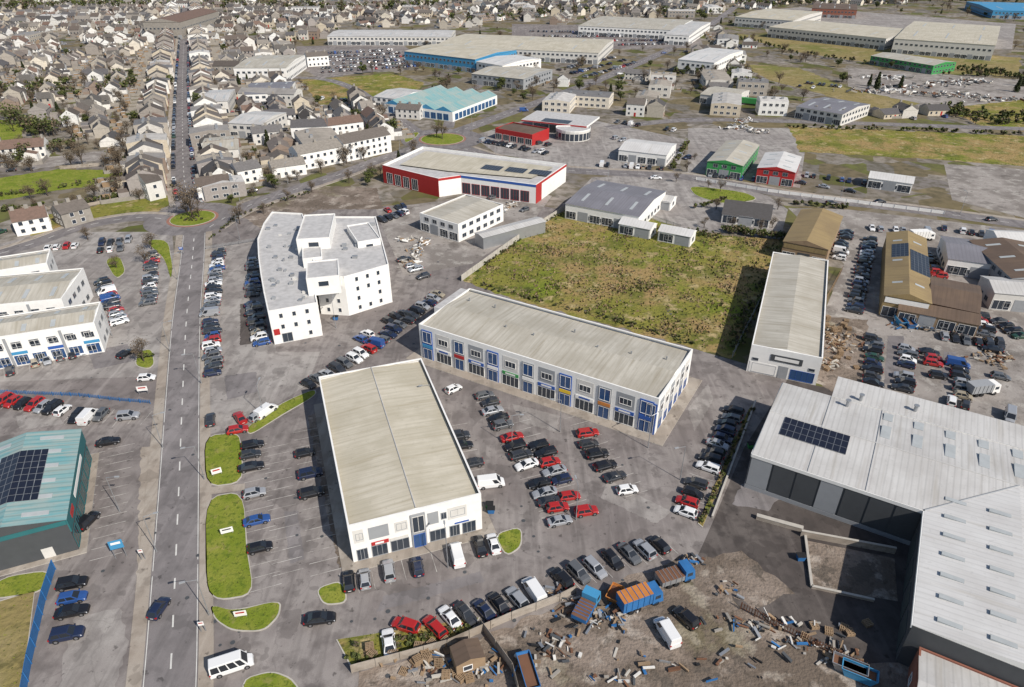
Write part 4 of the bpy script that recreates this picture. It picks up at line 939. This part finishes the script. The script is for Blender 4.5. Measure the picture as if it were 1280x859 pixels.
gb((22,296),(66,288),9,5,2.8,2,'white','slate','detached_house'); gb((82,286),(118,276),8,5,2.6,2,'stone','slate','detached_house'); gb((188,252),(208,247),10,7,2.8,2,'offwhite','slate','public_house')
gb((385,84),(412,82),9,7,2.5,2); gb((268,96),(300,96),12,7,2.6,2,'stone'); gb((318,182),(356,178),9,5.5,2.4,2,'offwhite'); gb((300,132),(370,134),12,7,2,2,'offwhite','shedroof')
gb((1010,150),(1052,156),8,4,2,1,'white','slate','bungalow'); gb((495,148),(525,150),8,5,2.2,2,'offwhite')
base=math.atan2(street[-1][1]-street[0][1],street[-1][0]-street[0][0])
def hood(px,ang,rs=26,hs=12,prob=.85,mix=0.0,world=False,terr=.4):
    poly=px if world else SS(px); xs=[p[0] for p in poly]; ys=[p[1] for p in poly]; cx0,cy0=(min(xs)+max(xs))/2,(min(ys)+max(ys))/2; Rr=max(max(xs)-min(xs),max(ys)-min(ys))*.75
    u=(math.cos(ang),math.sin(ang)); vv=(-u[1],u[0]); y=-Rr; ri=0
    while y<Rr:
        x=-Rr; bend=U(-.0012,.0012); ph=U(-10,10); row_me=random.choice(HM[:5]); th=random.random()<terr
        while x<Rr:
            p=(cx0+u[0]*x+vv[0]*(y+ bend*x*x+3*math.sin((x+ph)/40)),cy0+u[1]*x+vv[1]*(y+bend*x*x+3*math.sin((x+ph)/40)))
            if inpoly(p,poly) and R()<prob:
                if R()<mix: house(p,ang+U(-.1,.1)+(math.pi/2 if R()<.3 else 0),random.choice(FM),10,'commercial_building')
                else:
                    me=row_me if R()<.5 else random.choice(HM); house(p,ang+U(-.12,.12)+(math.pi/2 if R()<.2 else 0)+(math.pi if ri%2 else 0),me,4.2 if th else 5.4)
                if R()<.5:
                    pc=add(p,vv,random.choice((-1,1))*8)
                    if not near_road(pc,2) and free(pc,1) and not blocked(pc,1): putcar(pc,ang+random.choice((0,math.pi/2)))
            x+=(9.0 if th else hs)*U(.95,1.2)
        y+=rs*(.62 if ri%2 else 1.15); ri+=1
hood([(248,262),(330,225),(500,185),(480,140),(390,100),(370,52),(245,50)],base,18,9.5,.97,.14)
hood([(205,250),(215,50),(-60,50),(-60,130),(20,140),(150,185),(160,205)],base,22,11,.82,.06)
hood([(-60,55),(1340,-4),(1340,-14),(-60,-14)],base+.4,32,15,.5,.03)
hood([(-60,56),(420,52),(420,10),(-60,2)],base+1.2,25,12,.8,.08)
hood([(415,36),(740,36),(930,12),(930,-2),(415,2)],base-.5,27,13,.7,.1)
hood([(-60,200),(30,190),(150,185),(160,205),(60,215),(-60,230)],base+1.57,26,16,.4)
hood([(620,128),(720,100),(880,60),(980,100),(1000,150),(780,155)],base-.6,28,16,.65,.35)
hood([(880,30),(960,50),(905,90),(850,90)],base-.6,28,16,.6,.25)
hood([(1010,95),(1280,130),(1280,150),(1010,150)],.2,32,20,.3,.3)
hood([(500,150),(620,130),(610,105),(520,98)],base-.6,30,20,.25,.4)
print('HOUSES',NH)
# ------------------------------------------------------------------ vegetation
def leafclump(mb,c,r,n,size,mats,flat=.8):
    for i in range(n):
        while True:
            d=Vector((U(-1,1),U(-1,1),U(-1,1)))
            if d.length<1: break
        p=Vector(c)+Vector((d.x*r,d.y*r,d.z*r*flat)); a=Vector((U(-1,1),U(-1,1),U(-.6,.6))).normalized()*size*U(.6,1.3); b=a.cross(Vector((U(-1,1),U(-1,1),U(-1,1)))).normalized()*size*U(.5,1.1)
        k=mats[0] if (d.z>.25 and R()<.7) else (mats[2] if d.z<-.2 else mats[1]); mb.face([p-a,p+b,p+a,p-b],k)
def tree_mesh(h,bare=False,cr=.36):
    mb=MB('tree'); mb.beam((0,0,0),(0,0,h*.35),h*.03,h*.02,'bark',7); tips=[]
    for i in range(9):
        a=i*.8+U(0,.5); z0=h*U(.2,.4); q=(math.cos(a)*h*cr*U(.35,.8),math.sin(a)*h*cr*U(.35,.8),h*U(.42,.85)); mb.beam((0,0,z0),q,h*.014,h*.005,'bark',4); tips.append(q)
        for k in range(3):
            q2=(q[0]+U(-1,1)*h*.14,q[1]+U(-1,1)*h*.14,q[2]+U(-.06,.12)*h); mb.beam(lerp((0,0,z0),q,U(.5,.95)),q2,h*.006,h*.002,'bark',3); tips.append(q2)
    mb.beam((0,0,h*.3),(0,0,h*.85),h*.02,h*.004,'bark',5); tips+=[(0,0,h*.88),(0,0,h*.65),(h*.08,0,h*.5)]
    ms=('twig','twig','bark') if bare else ('leaf1','leaf2','leaf3')
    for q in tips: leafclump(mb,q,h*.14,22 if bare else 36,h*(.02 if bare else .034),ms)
    return mb.mesh((0,0,0))
TR=[tree_mesh(7),tree_mesh(9),tree_mesh(8,False,.3)]; TB=[tree_mesh(8,True),tree_mesh(10,True,.4),tree_mesh(9,True,.3)]
def conifer(h):
    mb=MB('conifer'); mb.beam((0,0,0),(0,0,h),h*.02,.02,'bark',6)
    for i in range(16):
        z=h*(.08+.9*i/16); r=h*.2*(1-i/16.5)+.2
        for k in range(6): a=k*1.05+i; leafclump(mb,(math.cos(a)*r*.5,math.sin(a)*r*.5,z),r*.6,12,.38,('leaf2','leaf3','leaf3'),.6)
    return mb.mesh((0,0,0))
TC=conifer(9)
def tree(p,me,s=1,name='tree'):
    o=bpy.data.objects.new(name,me); o.location=(p[0],p[1],0.0); o.rotation_euler=(0,0,U(0,6.28)); o.scale=(s*U(.9,1.1),s*U(.9,1.1),s*U(.85,1.15)); link(o)
tree(S(241,272),TB[1],1.25,'bare_tree'); tree(S(235,270),TB[0],.8,'bare_tree'); tree(S(249,272),TB[0],.8,'bare_tree'); tree(S(553,174),TB[0],1,'bare_tree'); tree(S(546,172),TB[1],.8,'bare_tree')
for u,v in ((290,255),(318,246),(345,236),(372,226),(402,218),(430,208),(455,200),(300,280),(330,268),(360,252),(390,240)): tree(S(u,v),random.choice(TB+TR[:1]),U(.5,.75))
for u,v in ((180,452),(182,330),(146,335),(190,312),(20,210),(8,205),(40,250),(60,245),(120,250),(150,245),(175,250),(110,300),(95,262),(45,262)): tree(S(u,v),random.choice(TB),U(.5,.8),'bare_tree')
for u,v in ((885,235),(900,240),(915,285),(880,285),(950,290),(895,262),(972,262),(965,285),(868,200),(858,215),(845,228)): tree(S(u,v),random.choice(TB),U(.4,.6),'bare_tree')
for u,v in ((1086,108),(1095,112),(1125,110),(1270,115),(1278,108)): tree(S(u,v),TC,U(.8,1.3),'conifer_tree')
for i in range(1500):
    u,v=U(-40,1320),U(-6,235)
    if v>130 and u>520: continue
    p=S(u,v)
    if free(p,1.6) and not blocked(p,1.0): tree(p,random.choice(TR+TB+TB+TB+[TC]),U(.45,1.0))
def belt(px,n,wd,name='tree_belt',h=8,ms=('leaf1','leaf2','leaf3'),cl=4,size=.55):
    P=SS(px); L=[ln(sub(b,a)) for a,b in zip(P[:-1],P[1:])]; T=sum(L); mb=MB(name)
    for i in range(n):
        d=R()*T; k=0
        while d>L[k] and k<len(L)-1: d-=L[k]; k+=1
        c=lerp(P[k],P[k+1],d/L[k]); c=(c[0]+U(-wd,wd),c[1]+U(-wd,wd)); hh=h*U(.6,1.15)
        mm=ms if R()<.5 else ('twig','leaf2','bark')
        if h>3: mb.beam((c[0],c[1],0),(c[0],c[1],hh*.6),.2,.1,'bark',4)
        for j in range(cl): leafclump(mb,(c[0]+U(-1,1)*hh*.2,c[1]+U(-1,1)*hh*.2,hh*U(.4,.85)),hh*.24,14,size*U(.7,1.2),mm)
    mb.done()
belt([(-60,14),(60,12),(190,10)],190,30,h=11,size=1.0); belt([(0,150),(40,165),(75,170)],45,6,h=9); belt([(20,205),(45,195),(90,185)],30,4,h=7); belt([(260,8),(420,14),(560,8)],150,30,h=10,size=1.0)
belt([(-60,-6),(640,-8),(1340,-6)],450,60,h=12,size=1.4); belt([(930,8),(1100,2),(1280,2)],150,30,h=10,size=1.0); belt([(1180,135),(1230,150),(1290,150)],90,12,'scrub',h=3.5)
belt([(560,30),(740,14),(930,22)],90,18,h=9,size=.9); belt([(0,110),(100,120),(190,110)],60,20,h=8,size=.7); belt([(905,44),(1000,68),(1180,94),(1275,98)],90,3,'hedgerow',h=3.5,size=.5); belt([(985,160),(1150,164),(1300,170)],70,1.5,'hedgerow',h=2.2,size=.4); belt([(0,265),(90,258),(215,236)],70,1.5,'hedgerow',h=2.2,size=.35)
belt([(850,95),(905,95),(930,110)],25,6,h=8,size=.8); belt([(1190,85),(1290,100)],50,10,'scrub',h=4); belt([(860,178),(840,212)],60,1.0,'hedge',2.2,size=.3,ms=('leaf1','leaf1','leaf2')); belt([(870,262),(905,250)],20,1,'hedge',2,size=.3); belt([(905,290),(980,300)],80,1.4,'hedge',2.8,size=.3)
belt([(980,322),(950,370),(915,440)],110,1.6,'scrub',2.0,size=.3,cl=2); belt([(940,510),(876,655)],70,.5,'hedge',1.1,size=.2,cl=2); belt([(262,300),(300,270),(390,240)],50,1,'shrubs',1.3,size=.25,cl=2); belt([(0,246),(150,224)],60,1,'hedge',1.8,size=.3,cl=2)
belt([(720,268),(850,290),(905,298)],70,1.5,'scrub',1.5,size=.28,cl=2); belt([(600,358),(740,392),(870,432)],90,1.2,'scrub',1.0,size=.25,cl=2); belt([(584,345),(640,308),(700,268)],70,1.2,'scrub',1.2,size=.25,cl=2); belt([(1060,262),(985,255)],25,1,'hedge',2,size=.3)
belt([(230,275),(252,275)],14,1.5,'shrubs',1.2,size=.25,cl=2); belt([(174,448),(190,448)],10,.8,'shrubs',1.2,size=.25,cl=2); belt([(430,825),(520,800),(580,786)],40,1.2,'shrubs',1.2,size=.25,cl=2)
mb=MB('field_tussocks'); fp=SS([(580,352),(640,308),(705,266),(840,285),(970,302),(980,318),(912,443),(872,433)])
fp=ccw(fp)
CL=[(U(-12,95),U(120,225)) for _ in range(110)]
for i in range(12000):
    if R()<.6:
        q=random.choice(CL); p=(q[0]+random.gauss(0,2.2),q[1]+random.gauss(0,2.2))
    else: p=(U(-12,95),U(120,225))
    if not inpoly(p,fp): continue
    a=Vector((U(-1,1),U(-1,1),0)).normalized()*U(.12,.4); c=Vector((p[0],p[1],.02)); hh=Vector((0,0,U(.15,.6))); mb.face([c-a,c+a,c+a*.6+hh,c-a*.6+hh],random.choice(['leaf1','leaf2','twig','wood','wood']))
mb.done()
# ------------------------------------------------------------------ street furniture
LAMP=[]
def lamp(p,ang,h=8):
    if not LAMP:
        mb=MB('street_lamp'); mb.cyl((0,0),.11,0,1.2,'steel',8); mb.cyl((0,0),.08,1.2,h,'steel',8,.05); mb.beam((0,0,h),(1.6,0,h+.25),.05,.04,'steel',6); mb.cbox((1.9,0),(1,0),.8,.3,h+.18,h+.32,'grey'); LAMP.append(mb.mesh((0,0,0)))
    o=bpy.data.objects.new('street_lamp',LAMP[0]); o.location=(p[0],p[1],0); o.rotation_euler=(0,0,ang); link(o)
for u,v,a in ((196,690,20),(204,560,20),(213,440,20),(222,350,20),(256,600,200),(262,770,200),(252,480,200),(300,300,0),(420,410,90),(640,560,0),(700,540,180),(850,600,200),(540,520,200),(330,520,90),(300,252,90),(360,230,90),(440,205,90),(620,205,90),(760,222,90),(900,235,90),(1050,250,90),(1200,268,90),(590,165,0),(500,190,0),(150,640,0),(140,420,0),(720,650,100),(560,710,100),(810,560,30)): lamp(S(u,v),math.radians(a))
def sign(u,v,w_=2.4,h=1.4,z=1.6,m='white',ang=15,name='sign_board',m2='red'):
    p=S(u,v); a=math.radians(ang); ux=(math.cos(a),math.sin(a)); mb=MB(name)
    for s_ in (-.4,.4): mb.cbox(add(p,ux,s_*w_),ux,.1,.1,0,z+h,'steel')
    mb.cbox(add(p,(ux[1],-ux[0]),.08),ux,w_,.06,z,z+h,m); mb.cbox(add(p,(ux[1],-ux[0]),.125),ux,w_*.7,.02,z+h*.55,z+h*.8,m2); mb.done()
sign(272,594,1.8,1.2,.5,'white',25); sign(285,668,2.0,1.1,.5,'white',20,m2='dgrey'); sign(302,772,1.8,1.1,.5,'white',10); sign(152,697,2.0,1.8,2.2,'lblue',20,'pole_sign','white'); sign(180,493,2.2,1.2,1,'white',10); sign(255,790,.8,.8,1.6,'white',10,'road_sign'); sign(180,700,.7,.7,1.8,'white',10,'road_sign'); sign(228,318,1.2,.9,1.6,'blue',10,'road_sign','white'); sign(1160,395,2,2,3,'blue',10,'pole_sign','white')
def bin_(u,v,m='bluep'):
    p=S(u,v); mb=MB('wheelie_bin'); mb.hexa([(p[0]+x*.5,p[1]+y*.4,.12) for x,y in((-1,-1),(1,-1),(1,1),(-1,1))],[(p[0]+x*.65,p[1]+y*.5,1.1) for x,y in((-1,-1),(1,-1),(1,1),(-1,1))],m); mb.cbox(p,(1,0),1.4,1.1,1.1,1.2,'dark'); mb.done()
for u,v in ((612,635),(614,641),(938,560),(538,405),(1000,700),(420,400)): bin_(u,v,random.choice(['bluep','green','dgrey']))
# ------------------------------------------------------------------ scrap yard vehicles and clutter
def lorry(u,v,deg,cabm,bodym,L=7,h=2.6,topm=None,name='lorry'):
    mb=MB(name); W_=2.4
    mb.cbox((0,0),(1,0),L+2,1.0,.55,.85,'dark')
    x1=L/2+1.1
    mb.hexa([(x1-1.9,-W_/2,.6),(x1,-W_/2,.6),(x1,W_/2,.6),(x1-1.9,W_/2,.6)],[(x1-1.9,-W_/2,2.7),(x1-.35,-W_/2,2.7),(x1-.35,W_/2,2.7),(x1-1.9,W_/2,2.7)],cabm)
    mb.hexa([(x1-.18,-1.05,1.6),(x1-.1,-1.05,1.6),(x1-.1,1.05,1.6),(x1-.18,1.05,1.6)],[(x1-.36,-1.05,2.5),(x1-.26,-1.05,2.5),(x1-.26,1.05,2.5),(x1-.36,1.05,2.5)],'glass')
    for s_ in (-1,1): mb.cbox((x1-1.1,s_*(W_/2+.01)),(1,0),.9,.04,1.6,2.3,'glass')
    mb.cbox((-.9,0),(1,0),L,W_,.95,.95+h,bodym,topm or bodym)
    if topm:
        for i in range(5): mb.beam((-.9-L/2+.6+i*(L-1.2)/4,-W_/2,.97+h),(-.9-L/2+.6+i*(L-1.2)/4,W_/2,.97+h),.06,.06,bodym,4)
    for i in range(int(L)): 
        for s_ in(-1,1): mb.cbox((-.9-L/2+.5+i,s_*(W_/2+.04)),(1,0),.12,.08,.95,.95+h,bodym)
    for x in (x1-1.2,-L/2+.6,-L/2+1.8):
        for s_ in(-1,1):
            n=12; A=[(x+.48*math.cos(2*math.pi*i/n),s_*.85,.48+.48*math.sin(2*math.pi*i/n)) for i in range(n)]; B=[(q[0],s_*1.2,q[2]) for q in A]
            for i in range(n): mb.face([A[i],A[(i+1)%n],B[(i+1)%n],B[i]],'dark')
            mb.face(B,'dark')
    p=S(u,v); o=bpy.data.objects.new(name,mb.mesh((0,0,0))); o.location=(p[0],p[1],.02); o.rotation_euler=(0,0,math.radians(deg)); link(o)
lorry(798,756,22,'bluep','bluep',5,2.2,'orange'); lorry(842,726,20,'bluep','steel',4,1.0,'rust'); lorry(732,765,60,'lblue','bluep',3.5,.8,'rust'); lorry(1225,492,10,'white','grey',5,2); lorry(935,131,150,'red','green',12,2.8); lorry(1150,300,5,'white','white',6,2.4)
def skip(u,v,deg,m='bluep',L=4,name='skip'):
    mb=MB(name); p=S(u,v); a=math.radians(deg)
    b=[(-L/2+.6,-.8,0.05),(L/2-.6,-.8,.05),(L/2-.6,.8,.05),(-L/2+.6,.8,.05)]; t_=[(-L/2,-.95,1.5),(L/2,-.95,1.5),(L/2,.95,1.5),(-L/2,.95,1.5)]
    for i in range(4): mb.face([b[i],b[(i+1)%4],t_[(i+1)%4],t_[i]],m)
    mb.face([(q[0]*.96,q[1]*.92,1.1) for q in t_],'rust'); mb.face(b[::-1],m)
    for i in range(4): mb.beam(t_[i],t_[(i+1)%4],.07,.07,m,4)
    o=bpy.data.objects.new(name,mb.mesh((0,0,0))); o.location=(p[0],p[1],.03); o.rotation_euler=(0,0,a); link(o)
skip(660,845,105,'bluep',5.5); skip(1060,838,-28,'steel',4.5); skip(1072,846,-28,'lblue',4.5); skip(768,748,60,'orange',3); skip(1140,300,0,'bluep'); skip(1125,405,90,'lblue'); skip(1135,408,90,'bluep')
def junk(u,v,rx,ry,n,mats,name='scrap_pile',big=1.0):
    mb=MB(name); c=S(u,v)
    for i in range(n):
        p=(c[0]+random.gauss(0,rx/2.4),c[1]+random.gauss(0,ry/2.4)); a=U(0,3.14); l,w_,h=U(.2,1.8)*big,U(.08,.45)*big,U(.06,.4)*big; z=U(0,.35)
        ux=(math.cos(a),math.sin(a)); uy=(-ux[1],ux[0]); tl=U(-.3,.3)*l
        q=[add(add(p,ux,x*l/2),uy,y*w_/2) for x,y in((-1,-1),(1,-1),(1,1),(-1,1))]; zz=[z,z+tl,z+tl,z] if tl>0 else [z-tl,z,z,z-tl]
        mb.hexa([z3(k,b_) for k,b_ in zip(q,zz)],[z3(k,b_+h) for k,b_ in zip(q,zz)],random.choice(mats))
    mb.done()
JM=['rust','rust','wood','wood','steel','dgrey','kerb','offwhite','dark','stone','bluep']
for u,v,rx,ry,n in ((730,768,5,4,70),(765,772,4,3,40),(690,812,4,4,40),(610,832,6,3,50),(540,835,7,3,40),(960,782,10,1.5,50),(1010,805,6,1.5,30),(1045,822,4,2,20),(905,735,3,2,12),(865,702,3,2,20),(1045,425,6,9,120),(1030,455,4,3,60),(1150,410,8,3,50),(1205,410,8,3,60),(1245,450,6,5,60),(760,845,8,3,16),(700,740,4,1.5,25),(850,830,14,5,16),(920,820,12,5,10)): junk(u,v,rx,ry,n,JM if u<1020 or v<420 else ['wood','wood','rust','kerb'])
for u,v in ((510,300),(520,315),(515,330),(528,305),(630,262),(640,256),(600,270)): junk(u,v,3,4,26,['white','steel','kerb','wood'],'stacked_materials',1.3)
for u,v in ((1090,115),(1130,110),(1160,118),(1200,120),(1240,125),(1110,98),(1180,105),(1210,102),(920,160),(945,165),(930,152)): junk(u,v,22 if u>1000 else 6,10 if u>1000 else 5,50,['white','steel','rust','kerb','offwhite','dgrey','stone'],'storage_clutter',2.6 if u>1000 else 1.8)
def pallets(u,v,deg,n=6):
    mb=MB('timber_pallet_stack'); p=S(u,v); a=math.radians(deg); ux=(math.cos(a),math.sin(a)); uy=(-ux[1],ux[0])
    for k in range(n):
        for j in range(5): mb.cbox(add(p,uy,-.5+j*.25),ux,1.2,.12,k*.16+.1,k*.16+.125,'wood')
        for j in(-.5,0,.5): mb.cbox(add(p,ux,j),ux,.1,1.1,k*.16,k*.16+.1,'wood')
    mb.done()
for i in range(26): pallets(U(460,590),U(805,850),U(0,90),random.randint(2,7))
for i in range(20): pallets(U(1015,1072),U(400,465),U(0,90),random.randint(3,9))
for i in range(6): pallets(U(1000,1100),U(775,800),U(0,90),4)
mb=MB('timber_shed'); C,ux,uy,W_,D_=rect((562,835),(606,822),(598,795),(570,806),2.6); mb.prism(C,0,2.5,'wood'); gable(mb,C,2.5,.6,'brown_roof','wood','y'); mb.window(C[0],C[1],1,2.2,1,1.9); mb.done()
